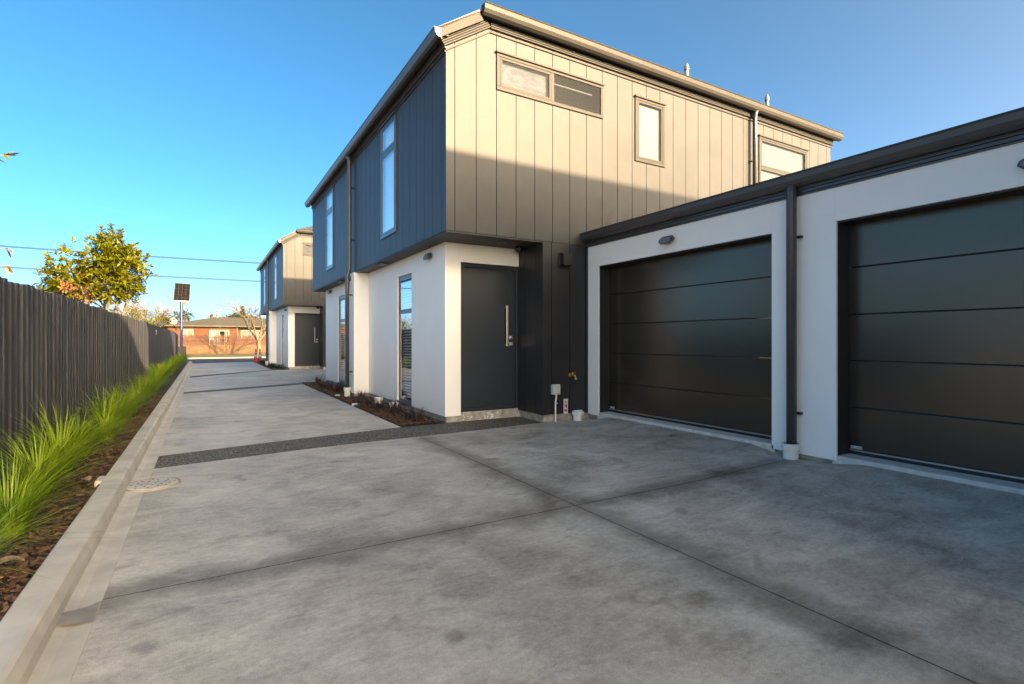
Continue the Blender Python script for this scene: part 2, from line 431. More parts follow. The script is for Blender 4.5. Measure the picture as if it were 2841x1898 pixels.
sheet('ground', -900, 900, [-900, -60, -20, 0, 20, 30, 32, 34, 36, 38, 40, 43, 60, 120, 1600], 12, M['ground'], -.07)
sheet('road', -70, 70, rng(35, 43, 8)+[47, 51.0], 6, M['asphalt'], -.02)
sheet('road_apron', -.6, 12, rng(30.6, 35, 6), 6, M['asphalt'], -.024)
sheet('lawn', -70, 70, [51.3, 56, 61, 66.5, 80], 8, M['lawn'], .02)
kb = MB(); kb.box(-70, 70, 51.0, 51.3, -.5, -.25); kb.build('street_kerb', M['dist'], kind='structure', bevel=.02)

# driveway: slabs are separate pieces with real saw cuts between them
drive = MB(); drive.poly([(-.6, -3, -.03), (5.0, -3, -.03), (5.0, 6.9, -.03), (2.8, 6.9, -.03), (2.8, 15, -.03), (7, 15, -.03), (7, 22.6, -.03), (2.4, 22.6, -.03), (2.4, 30.5, -.03), (-.6, 30.5, -.03)])
drive = drive.build('driveway', M['seal'], kind='structure', fix=False)
def slab_grid(x0, x1, y0, y1, nx, ny, name='concrete_slab'):
    b = MB(); n = nx+1
    for j in range(ny+1):
        for i in range(nx+1):
            x = x0+(x1-x0)*i/nx; y = y0(x)+(y1(x)-y0(x))*j/ny
            b.v.append((x, y, HG(x, y)))
    for j in range(ny):
        for i in range(nx): b.f.append((j*n+i, j*n+i+1, (j+1)*n+i+1, (j+1)*n+i)); b.m.append(0)
    # skirt
    ring = [i for i in range(n)]+[j*n+n-1 for j in range(1, ny+1)]+[ny*n+i for i in range(n-2, -1, -1)]+[j*n for j in range(ny-1, 0, -1)]
    base = len(b.v)
    for k in ring: v = b.v[k]; b.v.append((v[0], v[1], v[2]-.06))
    for k in range(len(ring)):
        k2 = (k+1) % len(ring); b.f.append((ring[k], base+k, base+k2, ring[k2])); b.m.append(1)
    return b.build(name, [M['concrete'] if name == 'concrete_slab' else M['aggregate'], M['seal']], drive, fix=False)
c_ = lambda v: (lambda x: v)
def pl(*pts):
    def f(x):
        for (xa, ya), (xb, yb) in zip(pts, pts[1:]):
            if x <= xb: return ya+(yb-ya)*(x-xa)/(xb-xa)
        return pts[-1][1]
    return f
near_e = pl((-.39, 5.69), (1.1, 5.93), (2.9, 6.02), (4.1, 6.125), (6, 6.2))
far_e = pl((-.39, 6.28), (.92, 6.55), (2.25, 6.755), (2.9, 6.80), (6, 6.81))
g = .0035
XL0 = -.388
slab_grid(XL0, 2.235-g, c_(-3), c_(2.93-g), 6, 6)
slab_grid(2.235+g, 4.945, c_(-3), c_(2.93-g), 40, 70)
slab_grid(XL0, 2.235-g, c_(2.93+g), lambda x: near_e(x)-g, 6, 6)
slab_grid(2.235+g, 4.945, c_(2.93+g), lambda x: min(near_e(x)-g, 6.16), 40, 50)
slab_grid(XL0, 4.12, near_e, far_e, 24, 2, 'aggregate_strip')
s2a = pl((-.39, 13.38), (2.28, 14.70), (7, 15.6)); s2b = pl((-.39, 13.81), (2.28, 15.25), (7, 16.1))
s3a = pl((-.39, 19.06), (2.3, 22.3), (7, 22.4)); s3b = pl((-.39, 19.9), (2.3, 22.75), (7, 22.9))
slab_grid(XL0, 2.262, lambda x: far_e(x)+g, lambda x: s2a(x)-g, 10, 8)
slab_grid(XL0, 6.5, s2a, s2b, 24, 2, 'aggregate_strip')
slab_grid(XL0, 2.31-g, lambda x: s2b(x)+g, lambda x: s3a(x)-g, 8, 6)
slab_grid(2.31+g, 6.5, lambda x: s2b(x)+g, c_(22.3-g), 8, 6)
slab_grid(XL0, 4.12, s3a, s3b, 24, 2, 'aggregate_strip')
slab_grid(XL0, 2.33, lambda x: s3b(x)+g, pl((-.4, 31.0), (2.4, 33.3)), 10, 12)

# kerb and dished channel along the garden strip
def kerb_run(y0, y1):
    b = MB(); prof = [(-.655, -.1), (-.655, .10), (-.645, .112), (-.545, .112), (-.527, .10), (-.512, .055), (-.508, .01), (-.47, -.004), (-.388, .004), (-.388, -.1)]
    ys = rng(y0, y1, max(2, int((y1-y0)/1.2))); n = len(prof)
    for y in ys:
        for a, z in prof: b.v.append((a+rnd.uniform(-.003, .003), y, z+HY(y)))
    for j in range(len(ys)-1):
        for k in range(n): k2 = (k+1) % n; b.f.append((j*n+k, j*n+k2, (j+1)*n+k2, (j+1)*n+k)); b.m.append(0)
    b.f.append(tuple(range(n))); b.m.append(0); b.f.append(tuple((len(ys)-1)*n+k for k in range(n))); b.m.append(0)
    return b
kerb = kerb_run(-3, 2.804).build('kerb', M['kerb'], kind='structure')
for a, b_ in ((2.806, 5.0), (5.006, 12.4), (12.406, 20.9), (20.906, 31.2)):
    kerb_run(a, b_).build('kerb_length', M['kerb'], kerb)
lug = MB(); lug.box(-.705, -.655, 4.93, 5.12, -.05, .104); lug.build('kerb_lug', M['kerb'], kerb, bevel=.015)
pt = MB(); pt.poly([(-.509, 2.72, .0135), (-.388, 2.70, .0085), (-.388, 2.90, .0085), (-.44, 2.875, .003), (-.509, 2.84, .0135)])
pt.build('mortar_patch', M['patch'], kerb, fix=False)
for nm, o in (('k', kerb),): pass
mh = thing('manhole_cover', 'round pale concrete drain cover with small holes set in the kerb channel', 'drain cover', (-.355, 5.04, .0))
b = MB(); b.lathe([(0, .016), (.172, .016), (.178, .012), (.178, -.03)], n=40); b.build('cover', M['kerb'], mh)
b = MB(); b.lathe([(.181, -.03), (.181, .013), (.198, .013), (.200, -.03)], n=40); b.build('rim', M['patch'], mh)
b = MB()
for i in range(22):
    t = i*2.399; r_ = .155*math.sqrt((i+.5)/22); b.lathe([(0, .0175), (.0075, .0175), (.0075, .015)], (r_*math.cos(t), r_*math.sin(t), 0), 8)
o = b.build('drain_holes', M['seal'], mh); o['kind'] = 'stuff'

# ------------------------------------------------------------------ garden strips
sheet('garden_bed', -1.33, -.655, [-3, 0, 10, 20, 30]+rng(31, 36, 5), 2, M['soil'], .045)
bd = MB(); bd.poly([(2.262, 6.775, .004), (2.93, 6.84, .004), (2.93, 15.1, .004), (2.62, 15.18, .004), (2.30, 14.72, .004)])
bd.build('house_bed', M['soil'], kind='structure', fix=False)
bd = MB(); bd.poly([(2.33, 22.78, .005), (2.93, 22.85, .005), (2.93, 31, .0), (2.40, 31, .0)])
bd.build('house_bed', M['soil'], kind='structure', fix=False)
def chips(name, n, fn, s0, s1):
    b = MB()
    for i in range(n):
        x, y, z = fn(); a = rnd.uniform(0, 6.28); L = rnd.uniform(s0, s1); W = L*rnd.uniform(.25, .5)
        t1, t2 = rnd.uniform(-.5, .5), rnd.uniform(-.5, .5)
        u = Vector((math.cos(a), math.sin(a), t1))*L*.5; w = Vector((-math.sin(a), math.cos(a), t2))*W*.5
        c = Vector((x, y, z+rnd.uniform(.0, .02))); h = Vector((0, 0, L*.16))
        b.quad(c-u-w, c+u-w*.6, c+u*.9+w, c-u*.8+w); b.quad(c-u-w-h, c+u-w*.6-h, c+u-w*.6, c-u-w)
    return b.build(name, M['mulch'], fix=False, kind='stuff')
chips('bark_mulch', 9000, lambda: (rnd.uniform(-1.28, -.665), 1.5+11*rnd.random()**1.6, .055), .02, .055)
def bedpt(o=0):
    while True:
        y = rnd.uniform(6.78, 15.1); x = rnd.uniform(2.27, 2.86)
        if x > 2.27+.03*(y-6.8)/8 and (y > 6.85 or x < 2.6): return x, y+o, .012
chips('bark_mulch', 7000, lambda: bedpt(), .02, .05)
chips('bark_mulch', 1500, lambda: bedpt(15.98), .02, .05)

def blades(n, h0, h1, spread, lean, w, seed, seg=4, base=.09):
    r = random.Random(seed); b = MB()
    for i in range(n):
        a = r.uniform(0, 6.28); rr = base*math.sqrt(r.random()); h = r.uniform(h0, h1); L = lean*r.uniform(.15, 1)
        p0 = Vector((rr*math.cos(a), rr*math.sin(a), 0)); d = Vector((math.cos(a+r.uniform(-.5, .5)), math.sin(a+r.uniform(-.5, .5)), 0))
        side = Vector((-d.y, d.x, 0))*w*.5*r.uniform(.7, 1.2); n0 = len(b.v)
        for k in range(seg+1):
            t = k/seg; q = p0+d*(L*t**1.9*h*spread)+Vector((0, 0, h*(t-.42*L*t**2.6))); s = 1-t**2.2*.95
            b.v.append(tuple(q-side*s)); b.v.append(tuple(q+side*s))
        for k in range(seg): b.f.append((n0+2*k, n0+2*k+1, n0+2*k+3, n0+2*k+2)); b.m.append(0)
    return b
gm = [blades(330, .14, .58+.05*i, 1.0, 1.2, .0085, 20+i, base=.065).mesh('grass_tuft', M['grass'], fix=False, smooth_=True) for i in range(4)]
gy = [3.12, 3.95, 4.75, 5.6, 6.3, 7.1, 7.75, 8.5, 9.2, 9.9]
y = 9.9
while y < 34: y += rnd.uniform(.58, .8); gy.append(y)
spec = {0: 'large bright green grass tuft nearest the camera, arching over the bark mulch by the kerb', 1: 'second green grass tuft of the fence row counted from the camera',
        2: 'tall green grass tuft spraying up beside the round drain cover, against the dark fence'}
ORD = ['nearest', 'second', 'third', 'fourth', 'fifth', 'sixth', 'seventh', 'eighth', 'ninth', 'tenth', 'eleventh', 'twelfth', 'thirteenth', 'fourteenth']
for i, y in enumerate(gy):
    o = bpy.data.objects.new('grass_tuft', gm[i % 4]); col.objects.link(o)
    s = rnd.uniform(.8, 1.12)*(1.22 if y < 5 else 1.08 if y < 8 else 1)
    o.location = (rnd.uniform(-1.02, -.90), y, .05+HY(y)); o.scale = (s, s, s*rnd.uniform(.85, 1.05)); o.rotation_euler.z = rnd.uniform(0, 6.28)
    tag(o, spec.get(i, (ORD[i]+' green grass tuft counted from the camera along the dark fence') if i < 14 else 'green arching grass tuft in the long row between the dark fence and the kerb'), 'grass', 'grass tufts along the dark fence')
for (x, y, r_, l_) in ((-.80, 3.36, .5, 'curled tan dead leaf lying at the foot of the nearest grass tuft'), (-.775, 5.07, 2.1, 'brown dead leaf lying on the bark beside the kerb lug near the drain cover')):
    b = MB(); n0 = 0
    for k in range(7):
        t = k/6; w = .035*math.sin(math.pi*min(1, t*1.02))**.7; z = .02+.025*math.sin(t*3.1)
        b.v += [(t*.12-.06, -w, z+.012), (t*.12-.06, 0, z), (t*.12-.06, w, z+.014)]
    for k in range(6):
        for q in range(2): i = k*3+q; b.f.append((i, i+1, i+4, i+3)); b.m.append(0)
    o = b.build('dead_leaf', M['deadleaf'], fix=False, loc=(x, y, .06)); o.rotation_euler.z = r_
    tag(o, l_, 'leaf')

pm = [blades(90, .16, .30, 1.0, 1.0, .012, 60+i, base=.05).mesh('dark_grass', M['darkplant'], fix=False, smooth_=True) for i in range(3)]
for i, (x, y) in enumerate([(2.55, 14.2), (2.52, 13.2), (2.52, 12.7), (2.47, 11.9), (2.60, 11.95), (2.53, 9.85), (2.46, 9.0), (2.44, 8.35), (2.55, 7.9), (2.53, 7.2), (2.56, 6.95)]):
    o = bpy.data.objects.new('dark_grass_plant', pm[i % 3]); col.objects.link(o); o.location = (x, y, .015); s = rnd.uniform(.85, 1.1); o.scale = (s, s, s); o.rotation_euler.z = rnd.uniform(0, 6)
    lab = ['dark purple grass plant at the far tip of the bark bed', 'second dark purple grass plant from the far tip of the bark bed', 'third dark purple grass plant from the far tip of the bark bed',
           'dark purple grass plant just beyond the downpipe, on the driveway side', 'dark purple grass plant just beyond the downpipe, on the wall side', 'dark purple grass plant on the near side of the downpipe, beyond both open drain pipes',
           'dark purple grass plant between the two open drain pipes by the white wall', 'dark purple grass plant in front of the nearer open drain pipe', 'dark purple grass plant under the low window of the nearest house',
           'second dark purple grass plant from the front door end of the bark bed', 'dark purple grass plant nearest the front door end of the bark bed'][i]
    tag(o, lab, 'plant', 'dark grass plants in the house bed')
gmn = [blades(60, .12, .25, .9, .9, .02, 80+i, base=.08).mesh('green_plant', M['lowgreen'], fix=False) for i in range(2)]
for i, (x, y) in enumerate([(2.55, 29.8), (2.6, 28.9), (2.55, 25.2), (2.6, 24.5), (2.62, 23.6), (2.5, 24.0)]):
    o = bpy.data.objects.new('green_plant', gmn[i % 2]); col.objects.link(o); o.location = (x, y, .01); o.rotation_euler.z = i
    tag(o, ['dark green plant at the street end of the far bed, beyond the downpipe', 'second dark green plant from the street end of the far bed', 'dark green plant midway along the far bed under the white wall', 'dark green plant just before the middle of the far bed by the wall', 'dark green plant closest to the farther front door', 'dark green plant at the driveway edge of the far bed, near its door end'][i], 'plant', 'green plants by the far townhouse')

# ------------------------------------------------------------------ timber fence
fence = thing('timber_fence', 'long dark charcoal fence of upright timber palings on the left of the driveway', 'fence', (-1.3, 4.2, 0))
fm = []
def paling(seed, w, t):
    r = random.Random(seed); b = MB(); h = 1.6; n = 5
    for k in range(n+1):
        z = h*k/n; j = r.uniform(-.002, .002)
        b.v += [(-t+j*.5, -w/2+j, z), (j*.7, -w/2+j, z), (j*.7, w/2+j, z), (-t+j*.5, w/2+j, z)]
    for k in range(n):
        for q in range(4): q2 = (q+1) % 4; b.f.append((k*4+q, k*4+q2, k*4+4+q2, k*4+4+q)); b.m.append(0)
    b.f.append((0, 3, 2, 1)); b.m.append(0); e = n*4; b.f.append((e, e+1, e+2, e+3)); b.m.append(0)
    return b.mesh('paling', M['fence'])
fr = [paling(i, .078, .042) for i in range(5)]; bk = [paling(9+i, .102, .020) for i in range(3)]
P = .152; npal = int((36.6-4.2)/P); rest = MB()
for i in range(npal):
    y = i*P; zz = HY(y+4.2)
    for d, ms, dx, oy in ((0, fr, rnd.uniform(-.004, .004), 0), (1, bk, -.046+rnd.uniform(-.004, 0), P/2)):
        sz = (1.625+rnd.uniform(-.012, .012)-(.004 if d else 0))/1.6
        if i < 150:
            o = bpy.data.objects.new('paling', ms[rnd.randrange(len(ms))]); col.objects.link(o); o.parent = fence
            o.location = (dx, y+oy+rnd.uniform(-.004, .004), zz); o.scale = (1, rnd.uniform(.94, 1.03), sz); o.rotation_euler.x = rnd.uniform(-.002, .002)
        else:
            w = .044 if d == 0 else .051
            rest.box(dx-.024, dx, y+oy-w, y+oy+w, zz, zz+1.6*sz)
rest.build('palings_beyond', M['fence'], fence, kind='stuff')
b = MB()
for z in (.35, 1.35): b.box(-.13, -.072, 0, 32.4, z-.035, z+.035)
b.build('rail', M['fence'], fence)
b = MB(); b.box(0, .004, -.12, .12, -.07, .07)
o = b.build('notice', M['sign'], loc=(-1.292, 19.9, 1.42)); tag(o, 'small blank white notice fixed near the top of the dark fence', 'notice')

# ------------------------------------------------------------------ the townhouse (built once, copied along the drive)
XU, YU, XL, YD = 2.636, 6.12, 2.90, 6.77
YM = 10.83; YE = 15.54; XR = 11.40
ZS = 2.55                                                   # soffit of the upper storey
house = thing('townhouse', 'nearest two-storey townhouse with charcoal upper boards, white lower walls and dark front door', 'house', (0, 0, 0), 'townhouses along the driveway')
def PT(axis, plane, u, d, z): return (plane-d, u, z) if axis == 'x' else (u, plane-d, z)
def abox(b, axis, plane, u0, u1, d0, d1, z0, z1, mi=0):
    if axis == 'x': b.box(plane-d1, plane-d0, u0, u1, z0, z1, mi)
    else: b.box(u0, u1, plane-d1, plane-d0, z0, z1, mi)
def boards(axis, plane, cuts, z0, ztop, holes, mt, t=.016, gap=.005, parent=house, name='cladding_board'):
    for a, c in zip(cuts, cuts[1:]):
        u0, u1 = a+gap, c-gap
        us = sorted({u0, u1, *[h for H in holes for h in H[:2] if u0 < h < u1]})
        b = MB(); done = []
        for ua, ub in zip(us, us[1:]):
            um = (ua+ub)/2
            hs = sorted([H for H in holes if H[0] < um < H[1]], key=lambda H: H[2])
            z = z0
            for H in hs+[None]:
                if H is None: ta, tb = ztop(ua), ztop(ub)
                else: ta = tb = H[2]
                b.hexa([PT(axis, plane, ua, 0, z), PT(axis, plane, ub, 0, z), PT(axis, plane, ub, -t, z), PT(axis, plane, ua, -t, z),
                        PT(axis, plane, ua, 0, ta), PT(axis, plane, ub, 0, tb), PT(axis, plane, ub, -t, tb), PT(axis, plane, ua, -t, ta)])
                if len(us) == 2: done.append(b); b = MB()      # a board cut by a window: one piece below it, one above
                if H: z = H[3]
        for q in done or [b]: q.build(name, mt, parent)
# openings of the upper storey
W_END = [(3.36, 5.18, 4.495, 4.985), (5.84, 6.48, 3.98, 4.985), (8.96, 10.52, 3.55, 4.985)]
W_SIDE = [(8.10, 8.90, 2.885, 4.775), (12.76, 13.56, 2.885, 4.775)]
RK = lambda x: 4.90+.657*(x-XU) if x < 3.26 else 5.31
cx = [XU]+[2.755+.3027*n for n in range(29)]+[XR-.01]
boards('y', YU, cx, ZS, RK, W_END, M['clad'])
cy = [YU+.004]+[6.276+.3047*n for n in range(15)]
cy1 = cy; cy2 = [21.66-c for c in reversed(cy)]; cy2[-1] = YE
boards('x', XU, cy1, ZS, lambda u: 4.90, W_SIDE[:1], M['clad'])
boards('x', XU, cy2, ZS, lambda u: 4.90, W_SIDE[1:], M['clad'])
b = MB(); abox(b, 'x', XU, 10.545, 10.83, -.012, -.004, ZS, 4.9); abox(b, 'x', XU, 10.835, 11.115, -.012, -.004, ZS, 4.9)
b.build('party_strip', M['clad'], house)
# carcase behind the boards with the window openings left open
def pierced(b, axis, plane, u0, u1, z0, z1, d0, d1, holes, mi=0):
    us = sorted({u0, u1, *[h for H in holes for h in H[:2] if u0 < h < u1]})
    for ua, ub in zip(us, us[1:]):
        um = (ua+ub)/2; z = z0
        for H in sorted([H for H in holes if H[0] < um < H[1]], key=lambda H: H[2])+[None]:
            zt = z1 if H is None else H[2]
            if zt > z: abox(b, axis, plane, ua, ub, d0, d1, z, zt, mi)
            if H: z = H[3]
b = MB()
pierced(b, 'y', YU, 3.10, XR-.02, ZS+.004, 5.3, -.10, -.0175, W_END)
b.hexa([(XU+.02, YU+.0175, ZS+.004), (3.098, YU+.0175, ZS+.004), (3.098, YU+.10, ZS+.004), (XU+.02, YU+.10, ZS+.004), (XU+.02, YU+.0175, 4.90), (3.098, YU+.0175, 5.2), (3.098, YU+.10, 5.2), (XU+.02, YU+.10, 4.90)])
b.build('end_wall_core', M['seal'], house)
b = MB(); pierced(b, 'x', XU, YU+.102, YE-.02, ZS+.004, 4.9, -.10, -.0175, W_SIDE); b.build('side_wall_core', M['seal'], house)
b = MB(); b.box(XR-.08, XR-.015, YU+.102, YE-.02, ZS, 5.4); b.box(XU+.11, XR-.09, YE-.08, YE-.015, ZS, 5.3)
b.build('rear_wall', M['clad'], house)
b = MB(); b.box(XU+.01, XR-.02, YU+.012, YE-.02, ZS-.02, ZS+.003); b.build('soffit', M['soffit'], house)
b = MB(); b.box(XU+.11, XR-.09, YU+.11, YE-.09, 5.0, 5.03); b.build('ceiling', M['room'], house)
b = MB(); b.box(XU-.004, XU+.012, YU-.004, YU+.012, ZS-.004, 4.90); b.build('corner_bead', M['clad'], house)
# frieze mouldings (ribbed) under the eaves
RIB = [(0, 0)]
for k in range(4): z = .027*k; RIB += [(.022, z+.003), (.034, z+.008), (.034, z+.021), (.024, z+.026)]
RIB += [(.0, .11)]
BEAD = [(0, 0), (.018, .002), (.018, .022), (0, .025)]
def frieze(p0, p1, ax, up, s=1.0):
    b = MB(); b.prism([(a, z*s) for a, z in RIB], p0, p1, ax, up)
    q = Vector(up)*-.05
    b.prism(BEAD, Vector(p0)+q, Vector(p1)+q, ax, up); return b
ru = Vector((1, 0, .657)).normalized(); rn = Vector((-.657, 0, 1)).normalized()
frieze((XU, YU-.004, 4.845), (XU, YE, 4.845), (-1, 0, 0), (0, 0, 1), 1.0).build('eave_frieze', M['trim'], house)
frieze((XU-.03, YU, 4.845), (3.26, YU, 4.845+.657*(3.26-XU+.03)), (0, -1, 0), rn, .98).build('rake_frieze', M['lightframe'], house)
frieze((3.262, YU, 5.262), (XR+.03, YU, 5.262), (0, -1, 0), (0, 0, 1), .98).build('eave_frieze', M['lightframe'], house)
# gutters: quarter round with a rolled lip
GP = [(0, .0), (.03, -.004), (.058, .012), (.074, .042), (.080, .082), (.088, .092), (.084, .100), (.074, .092), (.066, .045), (.05, .022), (.028, .01), (0, .012)]
def gutter(p0, p1, ax, s=1.15):
    b = MB(); b.prism([(a*s, z*s) for a, z in GP], p0, p1, ax, (0, 0, 1))
    for p in (p0, p1):
        d = (Vector(p1)-Vector(p0)).normalized()*.004
        b.prism([(0, 0), (.03*s, -.004*s), (.058*s, .012*s), (.074*s, .042*s), (.080*s, .09*s), (0, .098*s)], Vector(p)-d, Vector(p)+d, ax, (0, 0, 1))
    return b
gutter((2.535, 6.03, 4.905), (2.535, 15.66, 4.905), (-1, 0, 0)).build('side_gutter', M['trim'], house)
gutter((3.10, 6.045, 5.355), (11.55, 6.045, 5.355), (0, -1, 0), 1.35).build('front_gutter', M['lightframe'], house)
b = MB(); b.prism([(0, 0), (.022, 0), (.022, .115), (0, .115)], (2.52, 6.052, 4.905), (3.12, 6.052, 4.905+.655*.60), (0, -1, 0), rn); b.build('barge_board', M['lightframe'], house)
b = MB()
b.box(2.535, XU-.001, 6.05, 15.6, 4.955, 4.975); b.box(2.535, 2.553, 6.05, 15.6, 4.90, 5.01)
b.build('side_fascia', M['soffit'], house)
b = MB(); b.box(3.12, 11.5, 6.046, 6.064, 5.36, 5.50); b.box(3.12, 11.5, 6.05, YU-.001, 5.375, 5.392); b.build('front_fascia', M['soffit'], house)
# hipped roof
zA = lambda x: 5.015+.69*(x-2.5); zB = lambda y: 5.47+.305*(y-6.0)
RZ = zB(YM); hx = 2.5+(RZ-5.015)/.69; h0 = 2.5+(5.47-5.015)/.69
b = MB()
yn, yf = 6.03, 15.63
b.poly([(2.5, yn, 5.015), (2.5, yf, 5.015), (h0, yf, 5.47), (hx, YM, RZ), (h0, yn, 5.47)])
b.poly([(h0, yn, 5.47), (hx, YM, RZ), (11.5, YM, RZ), (11.5, yn, 5.47)])
b.poly([(h0, yf, 5.47), (11.5, yf, 5.47), (11.5, YM, RZ), (hx, YM, RZ)])
b.poly([(11.42, yn, 5.38), (11.42, yf, 5.38), (11.42, YM, RZ-.02)])
roof = b.build('roof', M['roof'], house, fix=False)
sm_ = roof.modifiers.new('thick', 'SOLIDIFY'); sm_.thickness = .03; sm_.offset = 0
b = MB(); b.tube([(h0+.35*(hx-h0), yn+.35*(YM-yn), 5.46+.35*(RZ-5.47)), (hx, YM, RZ+.01)], .04, 8); b.tube([(h0+.35*(hx-h0), yf+.35*(YM-yf), 5.46+.35*(RZ-5.47)), (hx, YM, RZ+.01)], .04, 8); b.tube([(hx, YM, RZ+.01), (11.5, YM, RZ+.01)], .05, 8)
b.build('ridge_cap', M['roof'], roof)
for x in (8.08, 10.62):
    b = MB(); b.tube([(x, 7.05, 5.72), (x, 7.05, 6.42)], .038, 12); b.tube([(x, 7.05, 6.40), (x, 7.05, 6.47), (x, 7.05, 6.53)], [.05, .045, .02], 12)
    b.build('roof_vent_pipe', M['winwhite'], house, smooth_=False)

# windows
def window(axis, plane, u0, u1, z0, z1, cells, back, proud=.022, fw=.05, fmat='trim', name='window', head=True, recess=0, parent=house, glass='glass'):
    """cells: list of (u0,u1,z0,z1,sash?) panes; back: function adding what stands behind the glass"""
    b = MB(); pl_ = plane
    abox(b, axis, pl_, u0-.006, u1+.006, -.06-recess, proud-recess, z1-fw, z1+.004); abox(b, axis, pl_, u0-.006, u1+.006, -.06-recess, proud-recess, z0-.004, z0+fw)
    abox(b, axis, pl_, u0-.006, u0+fw, -.06-recess, proud-recess, z0+fw, z1-fw); abox(b, axis, pl_, u1-fw, u1+.006, -.06-recess, proud-recess, z0+fw, z1-fw)
    w = b.build(name, M[fmat], parent, bevel=.003)
    if head:
        b = MB(); abox(b, axis, pl_, u0-.02, u1+.02, -.01, .045, z1+.006, z1+.018); abox(b, axis, pl_, u0-.02, u1+.02, .038, .045, z1-.006, z1+.006); b.build('head_flashing', M[fmat], w)
    for (a, c, e, f, sash) in cells:
        i = .0
        if sash:
            b = MB(); s = .022 if recess else .036; d0, d1 = -.03-recess, proud-.004-recess
            abox(b, axis, pl_, a+.002, c-.002, d0, d1, f-s, f-.002); abox(b, axis, pl_, a+.002, c-.002, d0, d1, e+.002, e+s)
            abox(b, axis, pl_, a+.002, a+s, d0, d1, e+s, f-s); abox(b, axis, pl_, c-s, c-.002, d0, d1, e+s, f-s)
            b.build('sash', M[fmat], w, bevel=.003); i = s
        b = MB(); d = proud-.012-recess
        b.quad(PT(axis, pl_, a+i, d, e+i), PT(axis, pl_, c-i, d, e+i), PT(axis, pl_, c-i, d, f-i), PT(axis, pl_, a+i, d, f-i))
        b.build('pane', M[glass], w, fix=False)
    back(w); return w
def solid_back(axis, plane, items, d=.045):
    def f(w):
        for (a, c, e, g_, mt, nm) in items:
            b = MB(); abox(b, axis, plane, a, c, -d-.01, -d, e, g_); b.build(nm, M[mt], w)
    return f
def transom(axis, plane, w, u0, u1, z, h=.05, d=.016, fm='trim', recess=0):
    b = MB(); abox(b, axis, plane, u0, u1, -.05-recess, d-recess, z-h/2, z+h/2); b.build('transom', M[fm], w)
def mullion(axis, plane, w, u, z0, z1, h=.05, d=.016, fm='trim'):
    b = MB(); abox(b, axis, plane, u-h/2, u+h/2, -.05, d, z0, z1); b.build('mullion', M[fm], w)
for (u0, u1, z0, z1) in W_SIDE:
    f = .05
    w = window('x', XU, u0, u1, z0, z1, [(u0+f, u1-f, 4.29+.025, z1-f, True), (u0+f, u1-f, z0+f, 4.29-.025, True)],
               solid_back('x', XU, [(u0+f, u1-f, z0+f, z1-f, 'blind', 'blind')]))
    transom('x', XU, w, u0+f, u1-f, 4.29)
u0, u1, z0, z1 = W_END[0]; f = .045
def room_back(w):
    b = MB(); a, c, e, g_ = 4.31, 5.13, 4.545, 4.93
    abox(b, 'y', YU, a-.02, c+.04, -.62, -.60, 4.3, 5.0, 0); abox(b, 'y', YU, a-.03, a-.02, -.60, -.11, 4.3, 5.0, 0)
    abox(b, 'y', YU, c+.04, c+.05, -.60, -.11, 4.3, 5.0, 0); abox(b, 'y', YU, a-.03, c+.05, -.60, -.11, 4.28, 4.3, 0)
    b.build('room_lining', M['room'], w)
    b = MB(); abox(b, 'y', YU, a, c-.08, -.10, -.085, 4.845, 4.862); b.build('blind_rail', M['film'], w)
    b = MB(); abox(b, 'y', YU, 3.41, 4.215, -.05, -.04, 4.54, 4.94); b.build('frosted_film', M['frost'], w)
w = window('y', YU, u0, u1, z0, z1, [(u0+f, 4.235, z0+f, z1-f, True), (4.285, u1-f, z0+f, z1-f, False)], room_back, fw=f, fmat='lightframe', glass='darkglass')
mullion('y', YU, w, 4.26, z0+f, z1-f, .05, fm='lightframe')
u0, u1, z0, z1 = W_END[1]
w = window('y', YU, u0, u1, z0, z1, [(u0+f, u1-f, z0+f, z1-f, True)], solid_back('y', YU, [(u0+f, u1-f, z0+f, z1-f, 'film', 'blind')], .03), fw=f, fmat='lightframe', glass='satinglass')
u0, u1, z0, z1 = W_END[2]
w = window('y', YU, u0, u1, z0, z1, [(u0+f, u1-f, 4.42, z1-f, True), (u0+f, u1-f, z0+f, 4.37, False)], solid_back('y', YU, [(u0+f, u1-f, z0+f, z1-f, 'film2', 'blind')], .03), fw=f, fmat='lightframe', glass='satinglass')
transom('y', YU, w, u0+f, u1-f, 4.395, fm='lightframe')

# ground floor
W_LOW = [(8.14, 8.86, .06, 2.252), (12.80, 13.52, .06, 2.252)]
YL1 = 15.06
b = MB(); pierced(b, 'x', XL, YD, 10.70, .088, ZS-.022, -.10, 0, W_LOW[:1]); b.build('lower_side_wall', M['white'], house)
b = MB(); pierced(b, 'x', XL, 10.97, YL1, .088, ZS-.022, -.10, 0, W_LOW[1:]); b.build('lower_side_wall', M['white'], house)
b = MB(); b.box(2.605, XL+.05, 10.705, 10.965, .088, ZS-.024); b.build('party_fin', M['white'], house)
b = MB(); b.box(2.598, 2.625, 10.70, 11.0, ZS-.075, ZS-.022); b.build('party_cap', M['white'], house)
b = MB(); b.box(XL+.10, 3.14, YD, YD+.10, .088, ZS-.022); b.box(3.14, 4.10, YD, YD+.10, 2.268, ZS-.022); b.build('entry_wall', M['white'], house)
b = MB(); b.box(XL+.10, 9, YL1-.1, YL1, .088, ZS-.022); b.build('rear_lower_wall', M['white'], house)
b = MB()
b.box(XL+.035, 3.6, YD+.03, YL1-.03, -.05, .086); b.box(2.63, 3.0, 10.74, 10.94, -.05, .086)
b.box(3.60, 4.14, YD+.032, YD+.3, -.05, .130); b.box(XL+.2, 3.60, YD+.031, YD+.3, .0865, .130)
b.box(4.135, 9, YU+.032, YD+.25, -.05, .102)
b.build('plinth', M['plinth'], house, bevel=.006)
b = MB()
